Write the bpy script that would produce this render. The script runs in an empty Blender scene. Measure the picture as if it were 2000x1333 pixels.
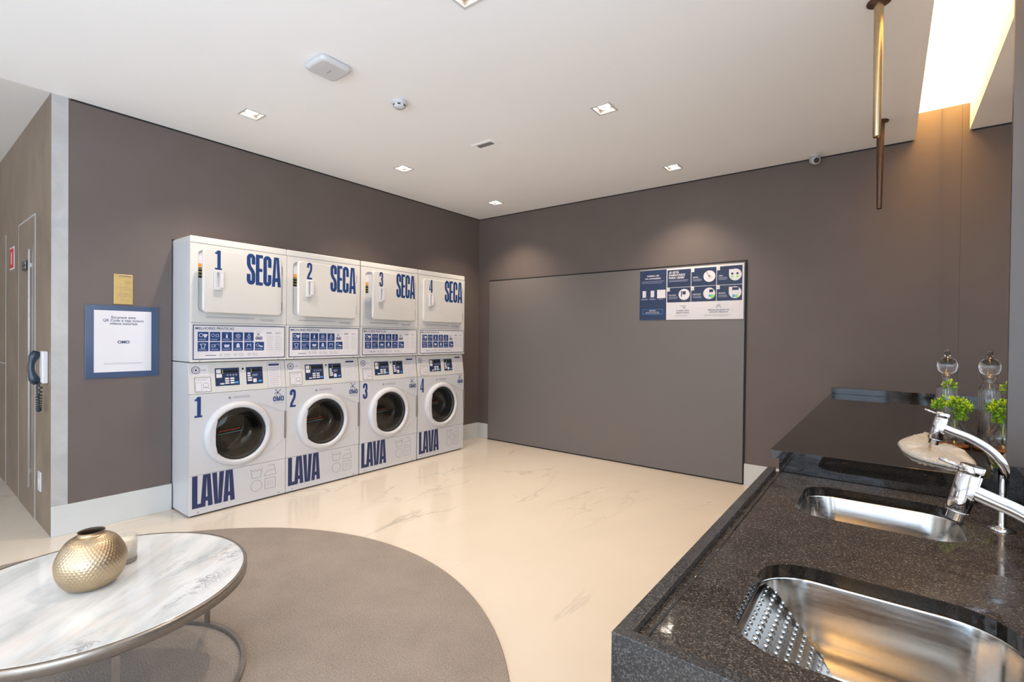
import bpy, bmesh, math, random
from mathutils import Vector, Matrix
from mathutils.geometry import tessellate_polygon
R = math.radians; PI = math.pi
random.seed(7)
S = bpy.context.scene
COL = S.collection

# ------------------------------------------------------------------ camera
cam = bpy.data.cameras.new('camera'); camo = bpy.data.objects.new('camera', cam); COL.objects.link(camo)
CAM = Vector((4.1632, -4.7009, 1.2971)); YAW, PITCH, ROLL = R(37.591), R(-0.519), R(0.601)
fw = Vector((-math.sin(YAW)*math.cos(PITCH), math.cos(YAW)*math.cos(PITCH), math.sin(PITCH)))
rt = Vector((math.cos(YAW), math.sin(YAW), 0)); up = rt.cross(fw)
rt2 = rt*math.cos(ROLL)+up*math.sin(ROLL); up2 = up*math.cos(ROLL)-rt*math.sin(ROLL)
m = Matrix((rt2, up2, -fw)).transposed().to_4x4(); m.translation = CAM
camo.matrix_world = m
cam.sensor_width = 36; cam.lens = 952.5/2000*36; cam.clip_start = 0.02
S.camera = camo

# ------------------------------------------------------------------ world, light, exposure
S.view_settings.view_transform = 'Standard'; S.view_settings.look = 'None'
S.view_settings.gamma = 1; S.view_settings.exposure = 0.42; S.view_settings.use_curve_mapping = False
w = bpy.data.worlds.new('world'); S.world = w; w.use_nodes = True
w.node_tree.nodes['Background'].inputs[0].default_value = (0.72, 0.86, 1.0, 1)
w.node_tree.nodes['Background'].inputs[1].default_value = 1.0
S.cycles.max_bounces = 10; S.cycles.diffuse_bounces = 5; S.cycles.glossy_bounces = 5
S.cycles.transmission_bounces = 8; S.cycles.transparent_max_bounces = 12
S.cycles.sample_clamp_indirect = 6; S.cycles.caustics_reflective = True; S.cycles.caustics_refractive = False
S.cycles.blur_glossy = 0.5

def area(name, loc, rot, sx, sy, power, color):
    l = bpy.data.lights.new(name, 'AREA'); l.shape = 'RECTANGLE'; l.size = sx; l.size_y = sy
    l.energy = power; l.color = color
    o = bpy.data.objects.new(name, l); COL.objects.link(o); o.location = loc; o.rotation_euler = rot
    return o
# daylight behind the camera's window wall and the side window
area('daylight_rear', (2.2, -8.78, 1.35), (R(100), 0, 0), 3.9, 2.1, 85, (0.70, 0.85, 1.0))
area('daylight_side_uptilt', (4.80, -6.7, 1.20), (0, R(108), 0), 1.9, 3.1, 140, (0.72, 0.86, 1.0))  # side-window daylight; upward tilt added as bounce onto the ceiling
area('daylight_hall', (-4.0, -8.75, 1.5), (R(90), 0, 0), 3.2, 2.3, 34, (1.0, 0.93, 0.86))
SPOT_POWER = 58; SPOT_COL = (1.0, 0.83, 0.66)
COVE_STRENGTH = 8.5; COVE_COL = (1.0, 0.57, 0.20)

# ------------------------------------------------------------------ helpers
class MB:
    """collects faces, builds one mesh object"""
    def __init__(s): s.v = []; s.f = []; s.m = []; s.s = []
    def face(s, pts, mi=0, sm=False):
        n = len(s.v); s.v += [tuple(p) for p in pts]; s.f.append(tuple(range(n, n+len(pts)))); s.m.append(mi); s.s.append(sm)
    def grid(s, rows, mi=0, sm=True, close_u=False, close_v=False):
        n = len(s.v); nr = len(rows); nc = len(rows[0])
        for r in rows: s.v += [tuple(p) for p in r]
        for i in range(nr if close_u else nr-1):
            for j in range(nc if close_v else nc-1):
                i2 = (i+1) % nr; j2 = (j+1) % nc
                s.f.append((n+i*nc+j, n+i*nc+j2, n+i2*nc+j2, n+i2*nc+j)); s.m.append(mi); s.s.append(sm)
    def box(s, x0, x1, y0, y1, z0, z1, mi=0):
        n = len(s.v)
        for z in (z0, z1):
            for (x, y) in ((x0, y0), (x1, y0), (x1, y1), (x0, y1)): s.v.append((x, y, z))
        for q in ((0,3,2,1), (4,5,6,7), (0,1,5,4), (1,2,6,5), (2,3,7,6), (3,0,4,7)):
            s.f.append(tuple(n+i for i in q)); s.m.append(mi); s.s.append(False)
    def lathe(s, prof, c=(0,0,0), axis='z', seg=32, mi=0, a0=0, a1=2*PI, sm=True):
        rows = []; full = abs(a1-a0-2*PI) < 1e-6
        for (r, h) in prof:
            row = []
            for k in range(seg if full else seg+1):
                a = a0+(a1-a0)*k/seg; u, v = r*math.cos(a), r*math.sin(a)
                if axis == 'z': row.append((c[0]+u, c[1]+v, c[2]+h))
                elif axis == 'x': row.append((c[0]+h, c[1]+u, c[2]+v))
                else: row.append((c[0]+v, c[1]+h, c[2]+u))
            rows.append(row)
        s.grid(rows, mi, sm, close_v=full)
    def disc(s, r, c, axis='z', seg=32, mi=0, ry=None):
        pts = []
        for k in range(seg):
            a = 2*PI*k/seg; u, v = r*math.cos(a), (ry or r)*math.sin(a)
            pts.append({'z': (c[0]+u, c[1]+v, c[2]), 'x': (c[0], c[1]+u, c[2]+v), 'y': (c[0]+u, c[1], c[2]+v)}[axis])
        s.face(pts, mi)
    def tube(s, pts, r, seg=12, mi=0, closed=False, caps=True, flat=1.0):
        P = [Vector(p) for p in pts]; n = len(P); rows = []; prev = None
        for i in range(n):
            if closed: t = (P[(i+1) % n]-P[i-1]).normalized()
            else: t = (P[min(i+1, n-1)]-P[max(i-1, 0)]).normalized()
            if prev is None:
                a = Vector((0,0,1)) if abs(t.z) < .9 else Vector((1,0,0)); u = t.cross(a).normalized()
            else: u = (prev-t*prev.dot(t)).normalized()
            prev = u; v = t.cross(u); rr = r[i] if isinstance(r, (list, tuple)) else r
            rows.append([P[i]+u*rr*math.cos(2*PI*k/seg)+v*rr*flat*math.sin(2*PI*k/seg) for k in range(seg)])
        s.grid(rows, mi, True, close_u=closed, close_v=True)
        if caps and not closed: s.face(rows[0][::-1], mi); s.face(rows[-1], mi)
    def plate(s, outer, holes, z0, z1, mi=0, hole_sides=True, top=True, bottom=True, outer_sides=True):
        loops = [[Vector((x, y, 0)) for x, y in outer]]+[[Vector((x, y, 0)) for x, y in h] for h in holes]
        flat = [p for l in loops for p in l]; tris = tessellate_polygon(loops)
        for z, on in ((z1, top), (z0, bottom)):
            if not on: continue
            n = len(s.v); s.v += [(p.x, p.y, z) for p in flat]
            for t in tris: s.f.append(tuple(n+i for i in t)); s.m.append(mi); s.s.append(False)
        for k, l in enumerate(loops):
            if (k == 0 and not outer_sides) or (k and not hole_sides): continue
            for i in range(len(l)):
                a, b = l[i], l[(i+1) % len(l)]
                s.face([(a.x,a.y,z0), (b.x,b.y,z0), (b.x,b.y,z1), (a.x,a.y,z1)], mi)
    def build(s, name, mats, parent=None, bevel=0, segs=2, fix=True, loc=None):
        me = bpy.data.meshes.new(name); me.from_pydata(s.v, [], s.f)
        if not isinstance(mats, (list, tuple)): mats = [mats]
        for mm in mats: me.materials.append(mm)
        me.polygons.foreach_set('material_index', s.m); me.polygons.foreach_set('use_smooth', s.s)
        if fix:
            bm = bmesh.new(); bm.from_mesh(me); bmesh.ops.remove_doubles(bm, verts=bm.verts, dist=1e-6)
            bmesh.ops.recalc_face_normals(bm, faces=bm.faces); bm.to_mesh(me); bm.free()
        me.update()
        o = bpy.data.objects.new(name, me); COL.objects.link(o)
        if parent: o.parent = parent
        if loc: o.location = loc
        if bevel:
            b = o.modifiers.new('bevel', 'BEVEL'); b.width = bevel; b.segments = segs; b.limit_method = 'ANGLE'; b.angle_limit = R(50)
            b.harden_normals = False
        return o
def tag(o, label, cat, group=None, kind=None):
    o['label'] = label; o['category'] = cat
    if group: o['group'] = group
    if kind: o['kind'] = kind
    return o
def thing(name, label, cat, loc=(0,0,0), rz=0, group=None):
    o = bpy.data.objects.new(name, None); COL.objects.link(o); o.location = loc; o.rotation_euler = (0,0,rz)
    o.empty_display_size = .05
    return tag(o, label, cat, group)
def struct(o): o['kind'] = 'structure'; return o

# 2-D drawing on a surface: a Pen maps (a, h) to 3-D, colours are material slots
_tc = {}
def text_mesh(body, bold=0.0):
    key = (body, bold)
    if key in _tc: return _tc[key]
    cu = bpy.data.curves.new('t', 'FONT'); cu.body = body; cu.size = 1; cu.align_x = 'LEFT'; cu.offset = bold; cu.resolution_u = 3
    o = bpy.data.objects.new('t', cu); COL.objects.link(o)
    dg = bpy.context.evaluated_depsgraph_get(); me = bpy.data.meshes.new_from_object(o.evaluated_get(dg))
    vs = [(v.co.x, v.co.y) for v in me.vertices]; fs = [tuple(p.vertices) for p in me.polygons]
    bpy.data.objects.remove(o); bpy.data.curves.remove(cu); bpy.data.meshes.remove(me)
    _tc[key] = (vs, fs); return _tc[key]
class Pen:
    def __init__(s, f): s.f = f; s.b = MB()          # f(a, h, d) -> 3-D
    def poly(s, pts, mi=0, d=0):
        s.n = getattr(s, 'n', 0)+1; d += (s.n % 40)*3e-6      # keeps overlapping strokes from fighting
        s.b.face([s.f(a, h, d) for a, h in pts], mi)
    def rect(s, a0, a1, h0, h1, mi=0, d=0): s.poly([(a0,h0), (a1,h0), (a1,h1), (a0,h1)], mi, d)
    def frame(s, a0, a1, h0, h1, t, mi=0, d=0):
        s.rect(a0,a1,h0,h0+t,mi,d); s.rect(a0,a1,h1-t,h1,mi,d); s.rect(a0,a0+t,h0+t,h1-t,mi,d); s.rect(a1-t,a1,h0+t,h1-t,mi,d)
    def disc(s, a, h, r, mi=0, d=0, n=24): s.poly([(a+r*math.cos(2*PI*k/n), h+r*math.sin(2*PI*k/n)) for k in range(n)], mi, d)
    def stroke(s, pts, t, mi=0, d=0, closed=False):
        P = [Vector(p) for p in pts]; n = len(P); L = []; Rr = []
        for i in range(n):
            if closed: p0, p1 = P[i-1], P[(i+1) % n]
            else: p0, p1 = P[max(i-1,0)], P[min(i+1,n-1)]
            e0 = (P[i]-p0).normalized() if (P[i]-p0).length > 1e-9 else (p1-P[i]).normalized()
            e1 = (p1-P[i]).normalized() if (p1-P[i]).length > 1e-9 else e0
            n0 = Vector((-e0.y, e0.x)); n1 = Vector((-e1.y, e1.x)); mm = (n0+n1)
            mm = mm.normalized() if mm.length > 1e-6 else n0
            k = t/2/max(.4, mm.dot(n0)); L.append(P[i]+mm*k); Rr.append(P[i]-mm*k)
        for i in range(n if closed else n-1):
            j = (i+1) % n; s.poly([tuple(L[i]), tuple(Rr[i]), tuple(Rr[j]), tuple(L[j])], mi, d)
    def circle(s, a, h, r, t, mi=0, d=0, n=28, a0=0, a1=2*PI):
        full = abs(a1-a0-2*PI) < 1e-6
        s.stroke([(a+r*math.cos(a0+(a1-a0)*k/n), h+r*math.sin(a0+(a1-a0)*k/n)) for k in range(n if full else n+1)], t, mi, d, closed=full)
    def text(s, body, a, h, size, mi=0, d=0, align='l', bold=0.0, width=None):
        vs, fs = text_mesh(body, bold)
        if not vs: return
        x0 = min(v[0] for v in vs); x1 = max(v[0] for v in vs); sx = size if width is None else width/(x1-x0)
        off = -x0*sx if align == 'l' else (-(x0+x1)/2*sx if align == 'c' else -x1*sx)
        n = len(s.b.v); s.b.v += [s.f(a+off+x*sx, h+y*size, d) for x, y in vs]
        for q in fs: s.b.f.append(tuple(n+i for i in q)); s.b.m.append(mi); s.b.s.append(False)
    def lines(s, a0, a1, h0, h1, n, mi=0, d=0, t=None, rag=.25):
        for k in range(n):
            y = h1-(h1-h0)*(k+.5)/n; tt = t or (h1-h0)/n*.28
            s.rect(a0, a1-(a1-a0)*rag*random.random(), y-tt/2, y+tt/2, mi, d)
    def build(s, name, mats, parent=None): return s.b.build(name, mats, parent, fix=False)

# ------------------------------------------------------------------ materials
def mat(name, col, rough=.5, metal=0, spec=.5, **k):
    mt = bpy.data.materials.new(name); mt.use_nodes = True; b = mt.node_tree.nodes['Principled BSDF']
    b.inputs['Base Color'].default_value = (*col, 1); b.inputs['Roughness'].default_value = rough
    b.inputs['Metallic'].default_value = metal; b.inputs['Specular IOR Level'].default_value = spec
    for kk, v in k.items(): b.inputs[kk.replace('_', ' ')].default_value = v
    return mt
def N(mt, t, **k):
    n = mt.node_tree.nodes.new(t)
    for kk, v in k.items(): setattr(n, kk, v)
    return n
def L(mt, a, b): mt.node_tree.links.new(a, b)
def coords(mt, scale=(1,1,1), rot=(0,0,0), kind='Object'):
    tc = N(mt, 'ShaderNodeTexCoord'); mp = N(mt, 'ShaderNodeMapping'); mp.inputs['Scale'].default_value = scale; mp.inputs['Rotation'].default_value = rot
    L(mt, tc.outputs[kind], mp.inputs['Vector']); return mp.outputs['Vector']
def coordsT(mt, scale, ang):
    tc = N(mt, 'ShaderNodeTexCoord'); mp = N(mt, 'ShaderNodeMapping', vector_type='TEXTURE'); mp.inputs['Scale'].default_value = scale; mp.inputs['Rotation'].default_value = (0,0,ang)
    L(mt, tc.outputs['Object'], mp.inputs['Vector']); return mp.outputs['Vector']
def noise(mt, vec, scale, detail=4, rough=.5, dist=0):
    n = N(mt, 'ShaderNodeTexNoise'); n.inputs['Scale'].default_value = scale; n.inputs['Detail'].default_value = detail
    n.inputs['Roughness'].default_value = rough; n.inputs['Distortion'].default_value = dist; L(mt, vec, n.inputs['Vector']); return n.outputs['Fac']
def ramp(mt, fac, stops):
    r = N(mt, 'ShaderNodeValToRGB'); e = r.color_ramp.elements
    while len(e) < len(stops): e.new(.5)
    for i, (p, c) in enumerate(stops): e[i].position = p; e[i].color = (*c, 1) if len(c) == 3 else c
    L(mt, fac, r.inputs['Fac']); return r.outputs['Color']
def bump(mt, h, strength=.2, dist=.01):
    b = N(mt, 'ShaderNodeBump'); b.inputs['Strength'].default_value = strength; b.inputs['Distance'].default_value = dist
    L(mt, h, b.inputs['Height']); L(mt, b.outputs['Normal'], mt.node_tree.nodes['Principled BSDF'].inputs['Normal'])
def P(mt): return mt.node_tree.nodes['Principled BSDF']
def mix(mt, fac, a, b):
    n = N(mt, 'ShaderNodeMix', data_type='RGBA')
    for s_, v in ((n.inputs['Factor'], fac), (n.inputs['A'], a), (n.inputs['B'], b)):
        if hasattr(v, 'is_output'): L(mt, v, s_)
        elif isinstance(v, (int, float)): s_.default_value = v
        else: s_.default_value = (*v, 1)
    return n.outputs['Result']
def math_(mt, op, a, b=0.0):
    n = N(mt, 'ShaderNodeMath', operation=op)
    for i, v in enumerate((a, b)):
        if hasattr(v, 'is_output'): L(mt, v, n.inputs[i])
        else: n.inputs[i].default_value = v
    return n.outputs[0]
def speckled(name, c0, c1, scale, rough, lo=.35, hi=.65, bstr=0, **k):
    mt = mat(name, c0, rough, **k); v = coords(mt); f = noise(mt, v, scale, 3)
    L(mt, ramp(mt, f, [(lo, c0), (hi, c1)]), P(mt).inputs['Base Color'])
    if bstr: bump(mt, f, bstr, .003)
    return mt

M = {}
M['taupe'] = speckled('taupe_wall_paint', (.120,.093,.082), (.128,.100,.089), 3, .55, bstr=.0)
M['panel'] = speckled('grey_taupe_laminate', (.152,.132,.119), (.160,.139,.126), 260, .42, bstr=.03)
M['ceiling'] = speckled('ceiling_paint', (.89,.885,.88), (.91,.905,.90), 1.2, .8)
M['ceiling_dim'] = speckled('hall_ceiling_dimmed', (.74,.72,.70), (.76,.74,.72), 1.2, .8)  # greyer copy of the ceiling white; the hall's dimmer light put into its colour
M['white'] = speckled('white_enamel', (.575,.565,.575), (.595,.585,.59), 2, .28, spec=.45)
M['white2'] = speckled('warm_white_plastic', (.60,.58,.545), (.62,.595,.56), 2, .32)
M['base'] = speckled('white_baseboard_tile', (.56,.56,.54), (.60,.60,.575), 1.5, .18)
M['black'] = mat('black_gap', (.004,.004,.005), .6)
M['rubber'] = mat('black_rubber', (.012,.013,.014), .45)
M['navy'] = speckled('navy_print', (.011,.042,.158), (.012,.046,.17), 9, .4)
M['navy2'] = speckled('dark_navy_print', (.018,.030,.100), (.021,.034,.11), 9, .4)
M['navyp'] = speckled('poster_navy', (.013,.028,.080), (.015,.031,.088), 9, .4); M['navyq'] = mat('poster_dark_navy', (.011,.022,.066), .4)
M['paper'] = speckled('white_print', (.66,.63,.645), (.68,.65,.66), 5, .45)
M['grey'] = mat('grey_print', (.28,.27,.31), .5)
M['lilac'] = mat('pale_print', (.50,.52,.66), .5)
M['skyblue'] = mat('light_blue_print', (.05,.33,.75), .4)
M['red'] = mat('red_print', (.55,.035,.03), .4)
M['green'] = mat('green_print', (.25,.62,.08), .4)
M['orange'] = mat('orange_print', (.75,.30,.04), .4)
M['yellow'] = mat('yellow_print', (.75,.70,.05), .4)
M['lcd'] = mat('screen_dark', (.02,.022,.02), .15)
M['grille'] = mat('vent_grey', (.22,.20,.19), .5)
M['mirror'] = mat('mirror_silver', (.90,.89,.88), .0, 1)
M['frame_grey'] = speckled('grey_painted_pillar', (.085,.072,.066), (.095,.08,.074), 3, .35)
M['chrome'] = mat('polished_chrome', (.66,.66,.68), .05, 1)
M['bronze'] = speckled('bronze_powder_metal', (.52,.40,.24), (.56,.43,.26), 40, .25, metal=1)
M['canopy_backlit'] = speckled('canopy_and_backlit_bronze', (.10,.055,.035), (.12,.068,.045), 40, .4, metal=.6)
M['tablemetal'] = speckled('champagne_grey_metal', (.26,.23,.195), (.30,.26,.225), 30, .30, metal=.8)
M['plaque'] = speckled('brushed_brass', (.60,.42,.16), (.66,.47,.19), 60, .35, metal=.7)
M['handset'] = mat('dark_blue_plastic', (.012,.022,.04), .3)
M['alu'] = mat('satin_aluminium', (.72,.74,.76), .25, 1)
M['wicker'] = speckled('brown_wicker', (.20,.06,.015), (.42,.16,.05), 120, .6, bstr=.6)
M['wax'] = mat('candle_wax', (.80,.74,.64), .5, Subsurface_Weight=.2)
M['smoked'] = mat('smoke_tinted_base', (.22,.20,.18), .2)

def glass_mat(name, col=(1,1,1), rough=0, ior=1.45):
    mt = mat(name, col, rough); P(mt).inputs['Transmission Weight'].default_value = 1; P(mt).inputs['IOR'].default_value = ior; return mt
M['glass'] = glass_mat('clear_glass', (.97,.97,.97)); M['frost'] = glass_mat('frosted_glass', (.95,.94,.92), .35)
def thin_glass(name, tint, fres=.5, rough=.02):
    mt = bpy.data.materials.new(name); mt.use_nodes = True; nt = mt.node_tree; nt.nodes.remove(nt.nodes['Principled BSDF'])
    tr = nt.nodes.new('ShaderNodeBsdfTransparent'); tr.inputs[0].default_value = (*tint, 1)
    gl = nt.nodes.new('ShaderNodeBsdfGlossy'); gl.inputs['Roughness'].default_value = rough
    lw = nt.nodes.new('ShaderNodeLayerWeight'); lw.inputs['Blend'].default_value = .5
    k = math_(mt, 'MULTIPLY', math_(mt, 'POWER', lw.outputs['Facing'], 3.0), fres)
    mx = nt.nodes.new('ShaderNodeMixShader'); L(mt, math_(mt, 'ADD', k, .05), mx.inputs[0]); L(mt, tr.outputs[0], mx.inputs[1]); L(mt, gl.outputs[0], mx.inputs[2])
    L(mt, mx.outputs[0], nt.nodes['Material Output'].inputs[0]); return mt
M['porthole'] = thin_glass('tinted_porthole_glass', (.80,.80,.77), .55, .02)
M['bowlglass'] = thin_glass('smoked_bowl_glass', (.70,.70,.68), .75, .03)
M['brightred'] = mat('bright_red_print', (.9,.06,.05), .4); M['teal'] = mat('teal_print', (.25,.7,.8), .4)
M['bowlglass2'] = thin_glass('tumbler_glass', (.97,.97,.97), .4, .03)
M['thinclear'] = thin_glass('clear_thin_glass', (.96,.96,.955), .9, .03)
M['pane'] = thin_glass('window_glass', (.95,.97,1), .4)
def emit(name, col, st):
    mt = bpy.data.materials.new(name); mt.use_nodes = True; nt = mt.node_tree; nt.nodes.remove(nt.nodes['Principled BSDF'])
    e = nt.nodes.new('ShaderNodeEmission'); e.inputs[0].default_value = (*col, 1); e.inputs[1].default_value = st
    L(mt, e.outputs[0], nt.nodes['Material Output'].inputs[0]); return mt
M['lamp'] = emit('lamp_glow', (1, .90, .74), 22)
M['cove'] = emit('luminous_cove_sheet', COVE_COL, COVE_STRENGTH)

# floor: cream porcelain with a few marble veins and faint joints
mt = M['floor'] = mat('cream_marble_tile', (.62,.53,.42), .13, spec=.45)
v = coords(mt)
big = noise(mt, v, .9, 4, .55)
base = ramp(mt, big, [(.3, (.645,.57,.47)), (.7, (.69,.612,.515))])
def vein(mt, v, scale, rot, dist, width, lo, seed):
    tc = N(mt, 'ShaderNodeMapping'); tc.inputs['Rotation'].default_value = (0,0,rot); tc.inputs['Location'].default_value = seed; tc.inputs['Scale'].default_value = (1.0,.45,1)
    L(mt, v, tc.inputs['Vector'])
    n = noise(mt, tc.outputs['Vector'], scale, 8, .6, dist)
    a = math_(mt, 'ABSOLUTE', math_(mt, 'SUBTRACT', n, .5)); line = ramp(mt, a, [(0, (1,1,1)), (width, (0,0,0))])
    msk = ramp(mt, noise(mt, tc.outputs['Vector'], scale*1.3, 2), [(lo, (0,0,0)), (lo+.1, (1,1,1))])
    return math_(mt, 'MULTIPLY', line, msk)
v1 = vein(mt, v, 1.0, .7, .5, .011, .52, (3.1,1.7,0)); v2 = vein(mt, v, .9, -.6, .6, .012, .51, (7.3,4.4,0)); v3 = vein(mt, v, .5, .2, 1.0, .05, .45, (1.3,9.4,0))
c = mix(mt, math_(mt, 'MULTIPLY', v1, .58), base, (.36,.32,.28)); c = mix(mt, math_(mt, 'MULTIPLY', v2, .50), c, (.40,.35,.30)); c = mix(mt, math_(mt, 'MULTIPLY', v3, .12), c, (.52,.47,.42))
br = N(mt, 'ShaderNodeTexBrick'); br.offset = 0; br.inputs['Scale'].default_value = 1; br.inputs['Mortar Size'].default_value = .0016
br.inputs['Brick Width'].default_value = 1.2; br.inputs['Row Height'].default_value = 1.2
mp = N(mt, 'ShaderNodeMapping'); mp.inputs['Location'].default_value = (.25,.02,0); L(mt, v, mp.inputs['Vector']); L(mt, mp.outputs['Vector'], br.inputs['Vector'])
c = mix(mt, math_(mt, 'MULTIPLY', br.outputs['Fac'], .30), c, (.55,.46,.38)); L(mt, c, P(mt).inputs['Base Color'])

mt = M['rug'] = mat('taupe_rug_pile', (.30,.25,.21), .95, spec=.1); v = coords(mt)
f1 = noise(mt, v, 160, 3, .7); f2 = noise(mt, v, 4, 5, .6)
c = mix(mt, .42, ramp(mt, f1, [(.3, (.16,.13,.11)), (.7, (.44,.38,.33))]), ramp(mt, f2, [(.35, (.25,.215,.185)), (.65, (.34,.29,.25))]))
L(mt, c, P(mt).inputs['Base Color']); bump(mt, f1, .9, .006)

mt = M['concrete'] = mat('brown_limewash_wall', (.25,.2,.16), .55); v = coords(mt, (1,1,.6))
f1 = noise(mt, v, 2.6, 9, .7, 1.4); f2 = noise(mt, v, 1.2, 3)
c = mix(mt, .5, ramp(mt, f1, [(.3, (.115,.080,.052)), (.7, (.285,.208,.148))]), ramp(mt, f2, [(.3, (.155,.110,.076)), (.7, (.235,.172,.122))])); L(mt, c, P(mt).inputs['Base Color'])
mt = M['palestrip'] = mat('pale_limewash_strip', (.5,.48,.46), .5); v = coords(mt, (1,1,1), (.3,0,0))
L(mt, ramp(mt, noise(mt, v, 3.5, 8, .65, 1.2), [(.3, (.38,.365,.35)), (.7, (.48,.465,.45))]), P(mt).inputs['Base Color'])

mt = M['granite'] = mat('black_speckled_granite', (.01,.01,.01), .10, spec=.5); v = coords(mt)
vo = N(mt, 'ShaderNodeTexVoronoi'); vo.inputs['Scale'].default_value = 430; L(mt, v, vo.inputs['Vector']); sc_ = N(mt, 'ShaderNodeSeparateColor'); L(mt, vo.outputs['Color'], sc_.inputs[0]); f = sc_.outputs[0]; f2 = noise(mt, v, 5.5, 3, .5, .8)
c = ramp(mt, f, [(.2, (.018,.018,.020)), (.65, (.034,.034,.036)), (.96, (.095,.092,.092))]); L(mt, c, P(mt).inputs['Base Color'])
L(mt, ramp(mt, f2, [(.46, (.22,.22,.22)), (.60, (.34,.34,.34))]), P(mt).inputs['Roughness'])
mt = M['granite_wet'] = mat('wet_speckled_granite', (.01,.01,.01), .10, spec=.6); v = coords(mt)
vo = N(mt, 'ShaderNodeTexVoronoi'); vo.inputs['Scale'].default_value = 430; L(mt, v, vo.inputs['Vector']); sc_ = N(mt, 'ShaderNodeSeparateColor'); L(mt, vo.outputs['Color'], sc_.inputs[0]); f = sc_.outputs[0]; f2 = noise(mt, v, 6, 4, .5, 1.5)
L(mt, ramp(mt, f, [(.10, (.014,.011,.010)), (.60, (.040,.033,.028)), (.86, (.068,.057,.049)), (.97, (.16,.135,.115))]), P(mt).inputs['Base Color'])
L(mt, ramp(mt, f2, [(.42, (.06,.06,.06)), (.50, (.24,.24,.24))]), P(mt).inputs['Roughness'])
b = N(mt, 'ShaderNodeBump'); b.inputs['Strength'].default_value = .05; b.inputs['Distance'].default_value = .004
L(mt, noise(mt, v, 45, 3), b.inputs['Height']); L(mt, b.outputs['Normal'], P(mt).inputs['Normal'])
mt = M['blackpol'] = speckled('polished_black_stone', (.008,.007,.006), (.022,.018,.015), 330, .045, spec=.5)

mt = M['marble'] = mat('grey_white_marble_top', (.8,.8,.8), .07, spec=.5); v = coords(mt, (1,1,1), (0,0,.6))
cl = noise(mt, coordsT(mt, (4.5,1,1), R(128)), 7.5, 8, .6, .35)
c = ramp(mt, cl, [(.30, (.36,.38,.385)), (.44, (.52,.54,.545)), (.56, (.62,.63,.63)), (.72, (.66,.665,.66))])
pk = ramp(mt, noise(mt, coordsT(mt, (4,1,1), R(122)), 5, 5, .5, .3), [(.53, (0,0,0)), (.60, (1,1,1)), (.66, (0,0,0))])
c = mix(mt, math_(mt, 'MULTIPLY', pk, .20), c, (.68,.52,.42))
dv = noise(mt, coordsT(mt, (2.2,1,1), R(122)), 12, 9, .75, .6)
dl = ramp(mt, math_(mt, 'ABSOLUTE', math_(mt, 'SUBTRACT', dv, .5)), [(0, (1,1,1)), (.030, (0,0,0))])
sx = N(mt, 'ShaderNodeSeparateXYZ'); L(mt, coords(mt), sx.inputs[0])
patch = ramp(mt, noise(mt, coordsT(mt, (2,1,1), R(122)), 7, 3), [(.44,(0,0,0)),(.60,(1,1,1))])
edge = ramp(mt, math_(mt, 'ADD', sx.outputs['X'], math_(mt, 'MULTIPLY', sx.outputs['Y'], 1.0)), [(.14, (0,0,0)), (.30, (1,1,1)), (.50, (1,1,1)), (.64, (0,0,0))])
c = mix(mt, math_(mt, 'MULTIPLY', math_(mt, 'MULTIPLY', math_(mt, 'MULTIPLY', dl, edge), patch), .85), c, (.16,.15,.17)); L(mt, c, P(mt).inputs['Base Color'])

mt = M['steel'] = mat('brushed_stainless', (.62,.60,.57), .22, 1); v = coords(mt, (1,14,14))
f = noise(mt, v, 9, 3); L(mt, ramp(mt, f, [(.3, (.13,.13,.13)), (.7, (.22,.22,.22))]), P(mt).inputs['Roughness'])
mt = M['steel_dark'] = mat('inner_stainless', (.50,.49,.48), .14, 1)
mt = M['vase'] = mat('hammered_champagne_metal', (.50,.385,.25), .36, .95); v = coords(mt)
M['vase_mt'] = mt
mt = M['cloth'] = mat('cream_cotton', (.66,.64,.60), .9, spec=.15); v = coords(mt, (1,1,1), (0,0,.5)); bump(mt, noise(mt, v, 14, 8, .65, 1.2), .9, .03)
M['leafshade'] = speckled('shaded_green_leaf', (.09,.26,.01), (.24,.46,.02), 30, .5)  # darker leaf copy for inner and lower leaves; clump shade put into the colour
mt = M['leaf'] = speckled('yellow_green_leaf', (.36,.60,.02), (.85,.90,.06), 30, .45, lo=.3, hi=.7)
mt = M['perf'] = mat('perforated_drum', (.07,.07,.07), .25, .8); v = coords(mt)
vo = N(mt, 'ShaderNodeTexVoronoi'); vo.inputs['Scale'].default_value = 38; L(mt, v, vo.inputs['Vector'])
L(mt, ramp(mt, vo.outputs['Distance'], [(.16, (.6,.58,.5)), (.24, (.045,.045,.045))]), P(mt).inputs['Base Color'])

# ------------------------------------------------------------------ setting
H = 2.7916; HL = 2.984; XR = 4.455; XC = 4.294; YB = -8.6; WD = .317; YL = -4.04
Y = [-3.3827, -2.6929, -1.9958, -1.2945, -.6010]
NY0, NY1, NZ = Y[0]-.006, Y[4]+.004, 1.985
b = MB(); b.box(-6, 4.9, YB, .2, -.1, 0); struct(b.build('floor', M['floor']))
# ceiling with square openings for the downlights
DL = [(.72,-3.152), (.715,-1.838), (.677,-.498), (2.68,-3.135), (2.678,-1.812), (2.656,-.467), (.72,-5.9), (2.68,-5.9), (2.68,-7.2), (.72,-7.2)]  # last four are unseen spots added behind the camera, without fixtures
hs = .062
b = MB(); b.plate([(0,YB), (XC,YB), (XC,0), (0,0)], [[(x-hs,y-hs), (x+hs,y-hs), (x+hs,y+hs), (x-hs,y+hs)] for x, y in DL], H, H+.012, bottom=True)
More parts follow.
